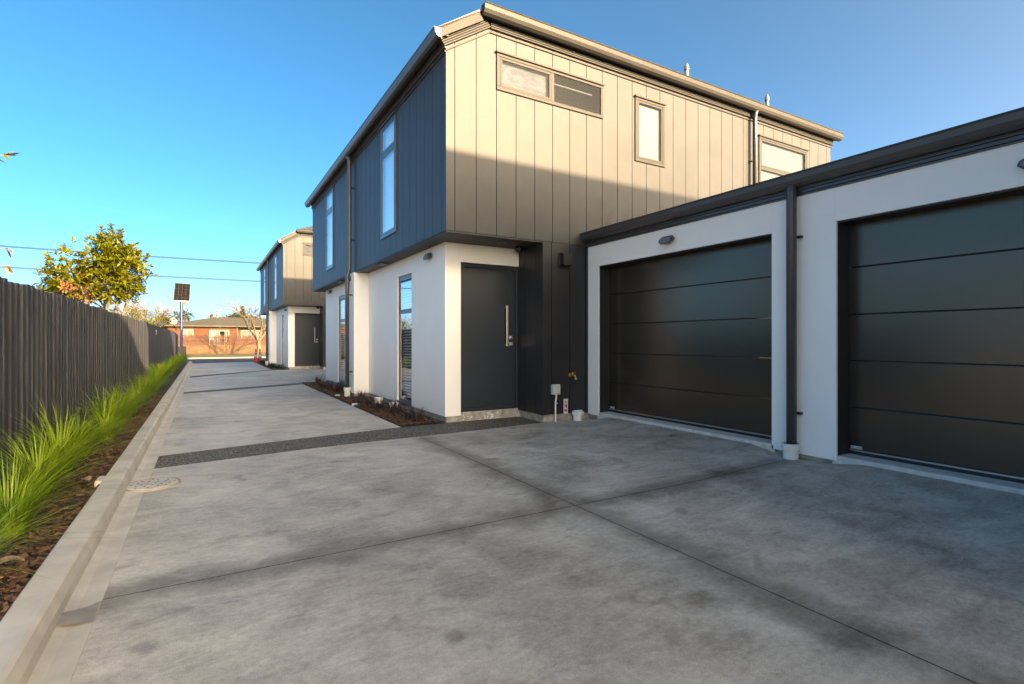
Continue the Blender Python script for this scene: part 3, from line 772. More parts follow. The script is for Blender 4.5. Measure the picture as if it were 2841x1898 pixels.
for i in range(60):
    cxp = rnd.choice([3.2, 3.25, 3.6, 3.62, 3.66, 3.68]); x = rnd.gauss(cxp, .05); z = rnd.uniform(.008, .10); s = rnd.uniform(.004, .014)
    n = 6; b.poly([(x+s*rnd.uniform(.5, 1)*math.cos(k*1.047), YD+.0295, z+s*.8*rnd.uniform(.5, 1)*math.sin(k*1.047)) for k in range(n)])
b.build('paint_splashes', M['white'], house, fix=False, kind='stuff')
# dark column and porch return
boards('y', YU, [4.103, 4.25, 4.5705, 4.853], .104, lambda u: ZS-.008, [], M['lowclad'])
boards('x', 4.103, [YU+.004, 6.303, 6.60, YD+.06], .104, lambda u: ZS-.024, [], M['lowclad'])
b = MB(); b.box(4.122, 9, YU+.018, YU+.1, .106, ZS-.021); b.box(4.122, 4.2, YU+.102, YD+.1, .106, ZS-.021); b.build('porch_wall_core', M['lowclad'], house)
b = MB(); b.box(4.099, 4.113, YU-.004, YU+.008, .104, ZS-.01); b.box(4.860, 4.884, YU-.010, YU+.014, .09, ZS-.01); b.build('corner_trim', M['lowclad'], house)
# front door
fd = MB(); fd.box(3.142, 3.205, YD+.03, YD+.12, .132, 2.262); fd.box(4.068, 4.118, YD+.03, YD+.12, .132, 2.262); fd.box(3.205, 4.068, YD+.03, YD+.12, 2.205, 2.262); fd.box(3.205, 4.068, YD+.03, YD+.12, .132, .185)
fd = fd.build('front_door', M['frontdoor'], house, bevel=.003)
b = MB(); b.box(3.209, 4.064, YD+.052, YD+.10, .189, 2.201); b.build('door_leaf', M['frontdoor'], fd, bevel=.003)
b = MB(); b.box(3.885, 3.918, YD-.012, YD+.012, 1.065, 1.675)
for z in (1.09, 1.65): b.box(3.892, 3.911, YD+.012, YD+.052, z-.014, z+.014)
b.build('pull_handle', M['steel'], fd, bevel=.003)
for z in (1.198, 1.104):
    b = MB(); b.box(3.965, 4.022, YD+.043, YD+.052, z-.028, z+.028); b.build('lock_plate', M['steel'], fd, bevel=.002)
b = MB(); b.tube([(3.993, YD+.044, 1.198), (3.993, YD+.026, 1.198)], .016, 14); b.box(3.990, 3.997, YD+.036, YD+.0435, 1.094, 1.114); b.build('thumb_turn', M['steel'], fd)
# low windows with venetian blinds
for (u0, u1, z0, z1) in W_LOW:
    f = .034; zb = .125
    def back(w, u0=u0, u1=u1, zb=zb, z1=z1):
        b = MB(); n = int((z1-zb-.1)/.048)
        for k in range(n):
            z = zb+.06+k*.048
            b.hexa([(XL+.085, u0+.05, z), (XL+.085, u1-.05, z), (XL+.120, u1-.05, z+.022), (XL+.120, u0+.05, z+.022), (XL+.085, u0+.05, z+.002), (XL+.085, u1-.05, z+.002), (XL+.120, u1-.05, z+.024), (XL+.120, u0+.05, z+.024)])
        o = b.build('venetian_blind', M['blind'], w, kind='stuff')
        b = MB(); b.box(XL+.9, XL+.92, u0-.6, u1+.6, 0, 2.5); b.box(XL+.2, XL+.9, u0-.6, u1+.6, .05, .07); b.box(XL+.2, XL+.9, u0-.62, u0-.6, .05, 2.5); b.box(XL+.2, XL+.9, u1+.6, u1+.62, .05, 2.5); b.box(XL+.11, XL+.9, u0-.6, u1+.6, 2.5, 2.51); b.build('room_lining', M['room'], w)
    w = window('x', XL, u0, u1, zb, z1-.02, [(u0+f, u1-f, 1.66, z1-.09, True), (u0+f, u1-f, zb+f, 1.61, False)], back, fw=f, head=False, recess=.045)
    transom('x', XL, w, u0+f, u1-f, 1.635, .055, .018, recess=.045)
    b = MB(); b.box(XL-.012, XL+.12, u0+.002, u1-.002, zb-.03, zb-.006); b.box(XL-.012, XL-.008, u0+.002, u1-.002, zb-.06, zb-.03); b.build('sill', M['trim'], w)
    b = MB(); b.box(XL+.028, XL+.044, u0+.004, u1-.004, z1-.075, z1-.004); b.build('head_liner', M['lens'], w)
# downpipes
def downpipe(pts, r, mt, parent, brackets=(), d=(1, 0, 0)):
    b = MB(); b.tube(pts, r, 14); p = b.build('downpipe', mt, parent, smooth_=False)
    for m_ in p.data.polygons: m_.use_smooth = len(m_.vertices) == 4
    for q in brackets:
        b = MB(); b.box(*q); b.build('pipe_bracket', M['black'], p)
    return p
yp = 10.90
downpipe([(2.50, yp, 4.93), (2.545, yp, 4.87), (2.56, yp, 4.80), (2.56, yp, 2.66), (2.555, yp, 2.60), (2.525, yp, 2.50), (2.518, yp, 2.44), (2.518, yp, .02)], .041, M['trim'], house,
         [(2.585, XU-.002, yp-.10, yp-.02, z-.012, z+.012) for z in (4.26, 3.20)]+[(2.54, 2.603, yp-.10, yp-.02, z-.012, z+.012) for z in (2.08, .52)])
downpipe([(8.725, 6.00, 5.37), (8.725, 6.03, 5.30), (8.725, 6.035, 5.2), (8.725, 6.035, 2.75)], .04, M['trim'], house, [(8.66, 8.70, 6.05, YU, 4.44, 4.46)])

# things fixed to or standing by the house: own objects, repeated at the second house
def wall_lamp(loc, rz, label, group='dark wall lamps'):
    """head is a flat six-sided wedge on a short bracket; local -x points away from the wall"""
    t = thing('wall_lamp', label, 'lamp', loc, group, rz)
    b = MB(); b.box(-.035, 0, -.048, .048, -.030, .030); b.build('bracket', M['lampgrey'], t, bevel=.006)
    pr = [(-.115, 0), (-.075, .042), (.045, .046), (.095, .02), (.105, -.012), (.07, -.044), (-.05, -.048), (-.10, -.028)]
    b = MB(); f0, f1 = [], []
    b.prism(pr, (-.028, 0, 0), (-.075, 0, -.012), (0, 1, 0), (.18, 0, 1)); b.build('lamp_head', M['lampgrey'], t, bevel=.004)
    b = MB(); b.prism([(a*.84, c*.74) for a, c in pr], (-.0755, 0, -.012), (-.079, 0, -.013), (0, 1, 0), (.18, 0, 1)); b.build('lens', M['lens'], t)
    return t
L1 = wall_lamp((XL, 7.32, 2.405), 0, 'dark wedge wall lamp on the white side wall near the nearest front door')
L2 = wall_lamp((XL, 14.36, 2.44), 0, 'dark wedge wall lamp at the far end of the nearest house\'s white side wall')
vb = MB(); vb.box(2.70, 2.82, 9.10, 9.42, ZS-.045, ZS-.0205)
sb = tag(vb.build('soffit_light', M['lampgrey'], bevel=.004), 'flat rectangular dark light under the upper storey above the low window of the nearest house', 'light', 'flat soffit lights')
b = MB(); b.lathe([(0, -.004), (.045, -.004), (.048, -.012), (.066, -.012), (.068, 0), (0, 0)], n=24)
dl = tag(b.build('downlight', M['lampgrey'], loc=(3.59, 6.40, ZS-.0205)), 'small round downlight in the porch soffit above the dark front door', 'light')
b = MB(); b.lathe([(0, -.085), (.03, -.08), (.052, -.06), (.06, -.03), (.06, 0), (0, 0)], n=20)
dm = tag(b.build('dome_sensor', M['black'], loc=(4.00, 6.60, ZS-.0205), smooth_=True), 'black dome sensor under the soffit beside the front door recess', 'sensor')
vh = thing('vent_hood', 'black moulded vent hood on the dark wall between the front door and garage', 'vent', (4.477, YU, 2.31))
b = MB(); b.box(-.105, .105, -.012, 0, -.105, .10); b.build('back_plate', M['black'], vh, bevel=.003)
b = MB(); b.prism([(.0, .095), (.05, .095), (.085, .055), (.085, -.085), (.07, -.085), (.07, .04), (.045, .075), (0, .078)], (-.085, -.012, 0), (.085, -.012, 0), (0, -1, 0), (0, 0, 1))
for s in (-.085, .079): b.prism([(0, .09), (.05, .09), (.083, .055), (.083, -.085), (0, -.085)], (s, -.012, 0), (s+.006, -.012, 0), (0, -1, 0), (0, 0, 1))
b.build('cowl', M['black'], vh)
tp = thing('garden_tap', 'brass garden tap on the dark wall beside the garage', 'tap', (4.575, YU, .655))
b = MB(); b.tube([(0, 0, 0), (0, -.008, 0)], .03, 16); b.tube([(0, -.008, 0), (0, -.075, 0)], .013, 12); b.build('tap_body', M['brass'], tp)
b = MB(); b.tube([(0, -.05, 0), (.018, -.085, -.005), (.028, -.098, -.03), (.030, -.10, -.055)], [.014, .015, .014, .014], 12); b.tube([(.030, -.10, -.045), (.030, -.10, -.062)], .019, 12); b.build('spout', M['brass'], tp)
b = MB(); b.tube([(0, -.06, .005), (0, -.06, .035)], .008, 10); b.tube([(-.012, -.058, .038), (.055, -.066, .030)], [.009, .007], 8); b.build('lever', M['brass'], tp)
eb = thing('junction_box', 'small grey electrical box with yellow triangle on a white conduit, low on dark wall', 'electrical box', (4.30, YU, .46))
b = MB(); b.box(-.062, .062, -.062, 0, -.07, .07); b.build('enclosure', M['boxgrey'], eb, bevel=.005)
b = MB(); b.poly([(.002, -.0635, -.062), (.038, -.0635, -.062), (.020, -.0635, -.032)]); b.build('warning_triangle', M['yellow'], eb, fix=False)
b = MB(); b.poly([(.018, -.064, -.058), (.022, -.064, -.058), (.0225, -.064, -.042), (.0175, -.064, -.042)]); b.build('warning_mark', M['black'], eb, fix=False)
b = MB(); b.tube([(.008, -.035, -.07), (.006, -.035, -.13), (-.002, -.03, -.18), (-.004, -.03, -.458)], .0125, 12); b.build('conduit', M['white_pvc'], eb)
b = MB(); b.tube([(-.002, -.03, -.205), (-.002, -.03, -.190)], .0165, 12); b.box(.010, .034, -.035, -.022, -.206, -.190); b.build('saddle_clip', M['steel'], eb)
sg = thing('hazard_sign', 'small upright white sign with red lightning arrows, low on the dark wall', 'sign', (4.497, YU, .206))
b = MB(); b.box(-.037, .037, -.003, 0, -.105, .105); b.build('sign_board', M['sign'], sg)
b = MB(); y_ = -.0036
def rq(x0, x1, z0, z1): b.poly([(x0, y_, z0), (x1, y_, z0), (x1, y_, z1), (x0, y_, z1)])
for k in range(3): rq(-.014+.003*k, .014-.002*k, .096-.006*k, .0985-.006*k)
rq(-.023, .023, .068, .074); rq(-.023, .023, .062, .0655)
for k in range(4): rq(-.021, .021, .046-.0052*k+.012, .0485-.0052*k+.012)
rq(-.023, .023, .032, .037)
b.poly([(-.023, y_, -.028), (-.023, y_, .026), (.023, y_, .026), (.023, y_, .018), (.004, y_, .018), (-.006, y_, -.008), (-.012, y_, -.008)][::1]) if False else None
b.poly([(-.023, y_, .026), (-.023, y_, -.024), (-.006, y_, .012), (-.001, y_, .026)]); b.poly([(.006, y_, .026), (.023, y_, .026), (.023, y_, -.022), (-.012, y_, -.022)])
b.poly([(-.026, y_, -.066), (-.026, y_, -.040), (-.006, y_, -.040), (.010, y_, -.040), (-.010, y_, -.078)]); b.poly([(.016, y_, -.036), (.026, y_, -.032), (.026, y_, -.066), (0, y_, -.090), (-.006, y_, -.084)])
b.build('red_arrow_print', M['red'], sg, fix=False)
def pipe_stub(x, y, h, r, label, capped=False, group=None, z=0):
    t = thing('drain_pipe', label, 'drain pipe', (x, y, z), group)
    b = MB(); b.lathe([(r*.86, -.02), (r*.86, h*.62), (r, h*.64), (r*1.02, h), (r*.92, h), (r*.90, h*.6), (0, h*.6)] if not capped else [(r*.86, -.02), (r*.86, h*.6), (r, h*.62), (r*1.02, h*.96), (r*.95, h), (0, h)], n=28); b.build('pipe', M['white_pvc'], t)
    if capped:
        b = MB(); b.box(-r*.9, r*.9, -.008, .008, h, h+.012)
        for k in range(8): a = k*.785; b.box(r*math.cos(a)-.006, r*math.cos(a)+.006, r*math.sin(a)-.006, r*math.sin(a)+.006, h*.66, h*.95)
        b.build('screw_cap', M['white_pvc'], t)
    return t
pipe_stub(4.635, 6.015, .142, .078, 'short white capped drain pipe standing at the foot of the dark wall by the garage', True)
S1 = pipe_stub(2.518, yp, .20, .068, 'pale grey drain socket at the foot of the nearest house\'s downpipe in the bark bed')
pipe_stub(2.72, 9.38, .125, .075, 'open pale drain pipe in the bark bed, the farther of two by the white wall')
pipe_stub(2.72, 8.50, .125, .075, 'open pale drain pipe in the bark bed beside the low window of the nearest house')
for (x, y, l_) in ((2.37, 11.1, 'small flat white cap in the bark bed, farther one beside the downpipe'), (2.30, 9.40, 'small flat white cap in the bark bed at the driveway edge')):
    b = MB(); b.lathe([(0, .03), (.045, .03), (.052, .022), (.052, -.01)], n=20); tag(b.build('inspection_point', M['white_pvc'], loc=(x, y, .01)), l_, 'inspection point')

# second house farther along the drive, and the one behind that shades this end
D = 15.75
h2 = relabel(copy_tree(house, None, (0, D, 0)), 'farther townhouse of the same charcoal and white design near the street')
h0_ = relabel(copy_tree(house, None, (0, -D, 0)), 'townhouse of the same design behind the camera beside the driveway')
relabel(copy_tree(L1, None, (0, D, 0)), 'dark wedge wall lamp beside the front door corner of the farther townhouse')
relabel(copy_tree(L2, None, (0, D, 0)), 'dark wedge wall lamp on the street end of the farther townhouse')
relabel(copy_tree(sb, None, (0, D, 0)), 'flat rectangular dark light under the upper storey of the farther townhouse')
o = sb.copy(); col.objects.link(o); o.location.y += 3.2; relabel(o, 'flat rectangular dark light under the upper storey just beyond the downpipe of the nearest house')
relabel(copy_tree(dl, None, (0, D, 0)), 'small round downlight in the porch soffit of the farther townhouse')
relabel(copy_tree(dm, None, (0, D, 0)), 'black dome sensor under the porch soffit of the farther townhouse')
relabel(copy_tree(S1, None, (0, D, 0)), 'pale grey drain socket at the foot of the farther townhouse downpipe')

# ------------------------------------------------------------------ garage block on the right
XG = 4.90; GY0, GY1 = -.24, YU-.004
gar = thing('garage_block', 'low white garage block with two black sectional doors and black gutter', 'garage', (0, 0, 0))
OPEN = [(3.205, 5.882, 0, 2.228), (-.09, 2.590, 0, 2.228)]
b = MB(); pierced(b, 'x', XG, GY0, GY1, .070, 2.56, -.12, 0, [(a, c, .06, d) for a, c, _, d in OPEN]); b.build('garage_wall', M['white'], gar, bevel=.003)
b = MB()
for a, c in ((GY0, -.13), (2.63, 3.165), (5.92, GY1-.0)): b.box(XG+.03, XG+.15, a, c, -.03, .0695)
b.build('garage_plinth', M['plinth'], gar, bevel=.008)
b = MB(); b.box(XG+.122, 11.4, GY0, GY0+.1, -.03, 2.56); b.box(11.3, 11.4, GY0+.1, GY1, -.03, 2.56); b.box(XG+.5, 11.3, GY0+.1, GY1, -.06, .0); b.build('garage_back', M['white'], gar)
b = MB(); b.hexa([(XG-.04, GY0, 2.64), (11.4, GY0, 2.80), (11.4, YU+.01, 2.80), (XG-.04, YU+.01, 2.64), (XG-.04, GY0, 2.66), (11.4, GY0, 2.82), (11.4, YU+.01, 2.82), (XG-.04, YU+.01, 2.66)]); b.build('garage_roof', M['roof'], gar)
b = MB(); b.prism([(0, 0), (.016, .002), (.016, .012), (.008, .016), (.02, .022), (.02, .046), (.010, .050), (.022, .056), (.022, .084), (0, .09)], (XG, GY0, 2.528), (XG, GY1-.002, 2.528), (-1, 0, 0), (0, 0, 1)); b.build('fascia', M['trim'], gar)
b = MB(); b.box(XG-.032, XG-.001, GY0, GY1-.004, 2.62, 2.64); b.build('fascia_board', M['soffit'], gar)
gutter((XG-.034, GY0, 2.612), (XG-.034, 6.15, 2.612), (-1, 0, 0), 1.17).build('gutter', M['trim'], gar)
b = MB(); b.box(XG-.06, XG-.02, 6.10, 6.112, 2.70, 2.76); b.build('gutter_bracket', M['trim'], gar)
downpipe([(XG-.075, 2.955, 2.63), (XG-.072, 2.955, 2.55), (XG-.072, 2.955, .05)], .045, M['trim'], gar, [(XG-.04, XG-.001, 2.885, 2.925, z-.012, z+.012) for z in (2.135, .46)])
for (a, c, _, zt) in OPEN:
    g_ = thing('x', '', ''); bpy.data.objects.remove(g_)
    fr_ = MB()
    fr_.box(XG+.022, XG+.215, c-.013, c+.04, .075, zt+.01); fr_.box(XG+.022, XG+.215, a-.04, a+.013, .075, zt+.01)
    fr_.box(XG+.022, XG+.215, a+.013, c-.013, zt-.018, zt+.01)
    gd = fr_.build('garage_door', M['jamb'], gar, bevel=.002)
    b = MB(); b.box(XG-.006, XG+.021, a-.002, c+.002, zt-.004, zt+.012); b.build('lintel_trim', M['white'], gd)
    b = MB(); b.box(XG-.003, XG+.020, c-.009, c+.014, .07, zt-.005); b.build('side_trim', M['white'], gd)
    zz = [.162, .546, .970, 1.391, 1.819, 2.222]
    for z0, z1 in zip(zz, zz[1:]):
        b = MB(); b.prism([(-.03, .0), (.003, .0), (.008, .006), (.008, z1-z0-.010), (.003, z1-z0-.002), (-.03, z1-z0-.002)], (XG+.21, a+.015, z0), (XG+.21, c-.015, z0), (-1, 0, 0), (0, 0, 1)); b.build('door_panel', M['garagedoor'], gd, bevel=.0015)
    b = MB(); b.box(XG+.196, XG+.24, a+.016, c-.016, .147, .161); b.build('bottom_rail', M['alu'], gd)
    b = MB(); b.box(XG+.200, XG+.235, a+.016, c-.016, .118, .1465); b.build('bottom_seal', M['seal'], gd)
    b = MB(); b.box(XG+.1985, XG+.1995, c-.125, c-.03, .168, .196); b.build('maker_label', M['boxgrey'], gd)
    b = MB(); b.box(XG+.1978, XG+.1984, c-.118, c-.078, .180, .184); b.box(XG+.1978, XG+.1984, c-.052, c-.036, .178, .187); b.build('label_print', M['blue'], gd)
    b = MB(); b.box(XG+.0, XG+.45, a-.03, c+.03, -.05, .117); b.build('door_sill', M['sill_conc'], gd, bevel=.01)
wall_lamp((XG, 4.545, 2.385), 0, 'dark wedge wall lamp on the white wall above the farther garage door')
wall_lamp((XG, 1.245, 2.375), 0, 'dark wedge wall lamp above the nearer garage door, cut by the right edge')
pipe_stub(XG-.085, 2.955, .165, .078, 'pale grey drain socket at the foot of the garage downpipe', z=.01)

# ------------------------------------------------------------------ trees
def grow(rs, start, d, length, radius, depth, spread, out, tips, up=.15, seg=3, nb=(2, 3), shrink=.72):
    p = Vector(start); d = Vector(d).normalized(); pts = [p.copy()]; rr = [radius]
    for k in range(seg):
        d = (d+Vector((rs.gauss(0, .10), rs.gauss(0, .10), rs.gauss(0, .06)+up*.25))).normalized()
        p = p+d*length/seg; pts.append(p.copy()); rr.append(radius*(1-.35*(k+1)/seg))
    out.tube(pts, rr, 6 if radius > .012 else 4, cap=False)
    if depth == 0: tips.append((p.copy(), d.copy())); return
    for k in range(rs.randint(*nb)):
        q = pts[-1] if k == 0 else pts[rs.randint(max(1, seg-1), seg)]
        ax = Vector((rs.gauss(0, 1), rs.gauss(0, 1), rs.gauss(0, .5))).normalized()
        nd = (d+ax*spread*rs.uniform(.5, 1.1)).normalized()
        grow(rs, q, nd, length*shrink*rs.uniform(.8, 1.15), radius*.62, depth-1, spread, out, tips, up, seg, nb, shrink)
def leaf(b, p, d, L, W, rs, droop=.2):
    d = Vector(d).normalized(); s = d.cross(Vector((rs.gauss(0, .5), rs.gauss(0, .5), 1))).normalized(); n = s.cross(d)
    a = p; m1 = p+d*L*.35+n*L*.03; m2 = p+d*L*.7-Vector((0, 0, droop*L*.12)); e = p+d*L-Vector((0, 0, droop*L*.35)); i = len(b.v)
    b.v += [tuple(a), tuple(m1-s*W*.5), tuple(m1+s*W*.5), tuple(m2-s*W*.4), tuple(m2+s*W*.4), tuple(e)]
    b.f += [(i, i+1, i+2), (i+1, i+3, i+4, i+2), (i+3, i+5, i+4)]; b.m += [0, 0, 0]
# big leafy tree behind the fence
rs = random.Random(5)
t = thing('leafy_tree', 'bushy yellow-green tree with pale forked branches rising behind the dark fence', 'tree', (-1.95, 15.0, 0))
wd = MB(); tips = []
CR = [(-.15, 0, 2.75, .95, .75), (.35, 0, 2.75, .62, .7), (-.62, 0, 2.45, .62, .55), (.15, 0, 3.15, .55, .5), (-.2, 0, 2.35, .9, .45)]     # crown lobes
wd.tube([(0, 0, -.1), (0, 0, .5), (.03, 0, 1.1)], [.12, .10, .08], 8)
stems = [(-.55, .1), (-.28, -.2), (-.08, .2), (.10, -.1), (.28, .15), (.48, -.05), (-.4, .3), (.2, .3)]
for dx, dy in stems:
    p1 = Vector((dx*.55, dy*.5, 1.55+rs.uniform(-.1, .1))); p2 = Vector((dx*1.05+rs.gauss(0, .05), dy, 2.15+rs.uniform(-.1, .2)))
    wd.tube([(dx*.1, dy*.1, .75), tuple(p1.lerp(Vector((dx*.2, dy*.2, .9)), .45)), tuple(p1), tuple(p2)], [.045, .042, .036, .024], 6, cap=False)
    for k in range(9):
        c = rs.choice(CR); v = Vector((rs.gauss(0, 1), rs.gauss(0, .8), rs.gauss(0, 1))).normalized()*rs.uniform(.35, 1)
        e = Vector((c[0]+v.x*c[3], c[1]+v.y*c[3]*.8, c[2]+v.z*c[4]))
        if (e-p2).length > 1.25: continue
        mdp = p2.lerp(e, .5)+Vector((rs.gauss(0, .06), rs.gauss(0, .06), .05)); wd.tube([tuple(p1.lerp(p2, rs.uniform(.4, 1))), tuple(mdp), tuple(e)], [.018, .012, .007], 5, cap=False)
        tips.append((e, (e-mdp).normalized()))
for (x, z) in ((.12, 3.80), (-.05, 3.72), (.30, 3.70), (-1.15, 2.62), (.72, 2.35)):
    e = Vector((x, 0, z)); s0 = Vector((x*.6, 0, z-.55)); wd.tube([tuple(s0), tuple(s0.lerp(e, .5)+Vector((.03, 0, 0))), tuple(e)], [.012, .009, .006], 5, cap=False)
    for q in (.5, .75, 1.0): tips.append((s0.lerp(e, q), Vector((x*.2, 0, 1)).normalized()))
wd.build('branches', M['bark'], t)
lf = MB(); lb = MB()
def whorl(p, d, n, br):
    for k in range(n):
        dd = (d*.6+Vector((rs.gauss(0, .75), rs.gauss(0, .75), rs.gauss(.1, .55)))).normalized()
        leaf(lb if br else lf, p-d*rs.uniform(0, .10), dd+(Vector((0, 0, -.8)) if br else Vector((0, 0, 0))), rs.uniform(.09, .16), rs.uniform(.032, .046), rs)
for p, d in tips: whorl(p, d, 15, -.75 < p.x < -.15 and 2.0 < p.z < 2.6 and rs.random() < .5)
for k in range(900):
    c = rs.choice(CR); v = Vector((rs.gauss(0, 1), rs.gauss(0, 1), rs.gauss(0, 1))).normalized()*rs.random()**.35
    p = Vector((c[0]+v.x*c[3], c[1]+v.y*c[3]*.8, c[2]+v.z*c[4]))
    if p.z < 2.05 and rs.random() < .6: continue
    whorl(p, (v+Vector((0, 0, .3))).normalized(), 9, -.75 < p.x < -.2 and 1.95 < p.z < 2.5 and rs.random() < .35)
lf.build('foliage', M['treeleaf'], t, fix=False, kind='stuff'); lb.build('dry_leaves', M['brownleaf'], t, fix=False, kind='stuff')
# small-leaved bush behind it
rs = random.Random(11)
t = thing('green_bush', 'round small-leaved bright green bush behind the fence, under the leafy tree', 'bush', (-2.0, 21.0, 0))
wd = MB(); tips = []
for k in range(6): a = k*1.05; grow(rs, (0, 0, .2), (.5*math.cos(a), .5*math.sin(a), 1), .85, .04, 3, .6, wd, tips, .1, 3, (2, 3), .68)
wd.build('branches', M['bark'], t)
lf = MB()
for p, d in tips:
    for k in range(26):
        q = p+Vector((rs.gauss(0, .14), rs.gauss(0, .14), rs.gauss(0, .13)))
        leaf(lf, q, Vector((rs.gauss(0, 1), rs.gauss(0, 1), rs.gauss(.2, .7))), rs.uniform(.05, .09), rs.uniform(.03, .05), rs)
lf.build('foliage', M['bushleaf'], t, fix=False, kind='stuff')
# near tree whose branch ends enter at the left edge
rs = random.Random(3)
t = thing('leafy_tree', 'tree at the left edge with only leaf tips and dry brown leaves in view', 'tree', (-4.3, 8.2, 0))
wd = MB(); tips = []
wd.tube([(0, 0, -.1), (.02, 0, 1.0), (.1, 0, 1.7)], [.11, .10, .08], 8)
for k in range(7): a = k*.9; grow(rs, (.1, 0, 1.5+.1*(k % 3)), (.7*math.cos(a), .7*math.sin(a), 1), 1.0, .05, 3, .6, wd, tips, .1, 3, (2, 3), .66)
lf = MB(); lb = MB()
def inside(p): return p.x-4.3 < -.262*(p.y+8.2)
for p, d in tips:
    for q in range(24):
        pp = p+Vector((rs.gauss(0, .16), rs.gauss(0, .16), rs.gauss(0, .14)))
        if not inside(pp+Vector((.15, 0, 0))): continue
        leaf(lb if rs.random() < .35 else lf, pp, Vector((rs.gauss(0, 1), rs.gauss(0, 1), rs.gauss(0, .7))), rs.uniform(.10, .18), rs.uniform(.035, .05), rs)
for (z, brown) in ((3.30, False), (2.22, True), (2.02, True)):
    e = Vector((2.36, 0, z)); s0 = Vector((.9, 0, z-.35)); m_ = s0.lerp(e, .6)+Vector((0, 0, .06))
    wd.tube([(.15, 0, min(z-.5, 1.7)), tuple(s0), tuple(m_), tuple(e)], [.03, .02, .012, .006], 6)
    for q in range(15):
        p = m_.lerp(e, rs.uniform(.3, 1)); d = Vector((rs.gauss(.5, .5), rs.gauss(0, .5), rs.gauss(-.4 if brown else 0, .4)))
        leaf(lb if brown else lf, p, d, rs.uniform(.09, .16), .028, rs)
wd.build('branches', M['bark'], t)
lf.build('foliage', M['treeleaf'], t, fix=False, kind='stuff'); lb.build('dry_leaves', M['brownleaf'], t, fix=False, kind='stuff')

# bare street tree in front of the brick wall
rs = random.Random(21)
def bare_tree(name, label, loc, h, n, depth, spread, seed, rad=.10, shrink=.70, mt='twig', fork=True, nb=(2, 4)):
    rs = random.Random(seed); t = thing(name, label, 'tree', loc); wd = MB(); tips = []
    wd.tube([(0, 0, -.1), (.02, 0, h*.12), (-.02, 0, h*.26)], [rad*1.2, rad, rad*.85], 8); wd.build('trunk', M[mt], t)
    wd = MB()
    for k in range(n):
        a = k*6.28/n+rs.uniform(-.3, .3); grow(rs, (-.02, 0, h*.25), (.62*math.cos(a), .62*math.sin(a), 1), h*.30, rad*.62, depth, spread, wd, tips, .14, 3, nb, shrink)
    wd.build('branches', M[mt], t); return t
bare_tree('bare_tree', 'leafless pale street tree on the lawn in front of the brick wall', (4.75, 58, -.33), 5.6, 5, 5, .55, 4, .17, .72, 'bark', nb=(2, 3))
bare_tree('bare_shrub', 'grey leafless shrub above the roof line left of the palm', (-6.2, 86, 0), 6.6, 6, 4, .5, 8, .10, .7, 'bark', nb=(3, 4))
bare_tree('bare_shrub', 'second leafless tree behind the far house at the left', (-8.6, 88, 0), 6.2, 6, 4, .5, 9, .10, .7, 'bark', nb=(3, 4))
# palm, olive trees and conifer beyond the far house
pt_ = thing('palm_tree', 'spreading yellow-green palm behind the far brick house', 'palm', (-2.4, 86, 0))
b = MB(); b.tube([(0, 0, 0), (0, 0, 2), (0, 0, 4.4)], [.2, .16, .15], 8); b.build('trunk', M['bark'], pt_)
b = MB(); rs = random.Random(31)
for k in range(70):
    a = rs.uniform(0, 6.28); e = rs.uniform(-.5, 1.2); L = rs.uniform(.7, 1.1); d = Vector((math.cos(a)*math.cos(e), math.sin(a)*math.cos(e), math.sin(e)))
    c = Vector((rs.gauss(0, .5), 0, 4.5))+d*L*.5
    for q in range(9): leaf(b, c, d+Vector((rs.gauss(0, .5), rs.gauss(0, .5), rs.gauss(0, .4))), rs.uniform(.4, .8), .07, rs, .8)
b.build('fronds', M['palm'], pt_, fix=False, kind='stuff')
def crown_tree(name, label, loc, blobs, mt, n, L, seed, cat='tree'):
    rs = random.Random(seed); t = thing(name, label, cat, loc); b = MB(); b.tube([(0, 0, 0), (0, 0, blobs[0][2])], [.2, .1], 8); b.build('trunk', M['bark'], t)
    b = MB()
    for i in range(n):
        c = rs.choice(blobs); v = Vector((rs.gauss(0, 1), rs.gauss(0, 1), rs.gauss(0, 1))).normalized()*(rs.random()**.4)
        p = Vector(c[:3])+Vector((v.x*c[3], v.y*c[3], v.z*c[4])); leaf(b, p, Vector((rs.gauss(0, 1), rs.gauss(0, 1), rs.gauss(0, 1))), rs.uniform(.6, 1.3)*L, L*.6, rs)
    b.build('crown', M[mt], t, fix=False, kind='stuff'); return t
crown_tree('olive_tree', 'olive-green rounded tree behind the far roof, left of the conifer', (3.2, 90, 0), [(0, 0, 4.2, 1.2, .9), (1, 0, 4.6, 1.0, .8), (-1.0, 0, 4.0, .9, .6)], 'hedge', 1500, .28, 41)
crown_tree('olive_tree', 'olive-green tree behind the far roof at the right, beside the farther townhouse', (6.4, 90, 0), [(0, 0, 4.2, 1.3, .9), (-1, 0, 4.4, 1.0, .8)], 'hedge', 1300, .28, 42)
crown_tree('conifer', 'narrow dark pointed conifer behind the far house', (5.0, 88, 0), [(0, 0, 3.6, .75, .9), (0, 0, 4.8, .5, .8), (0, 0, 5.7, .28, .8)], 'hedge', 1400, .22, 43)
crown_tree('green_bush', 'yellow-green bush between the bare shrub and the palm behind the roof', (-4.9, 87, 0), [(0, 0, 4.2, .6, .7), (.5, 0, 3.8, .6, .6)], 'palm', 700, .25, 44, 'bush')
crown_tree('poplar', 'thin bare-looking poplar far behind the brick house chimney', (1.1, 100, 0), [(0, 0, 4.6, .3, 1.3)], 'twig', 260, .3, 45)

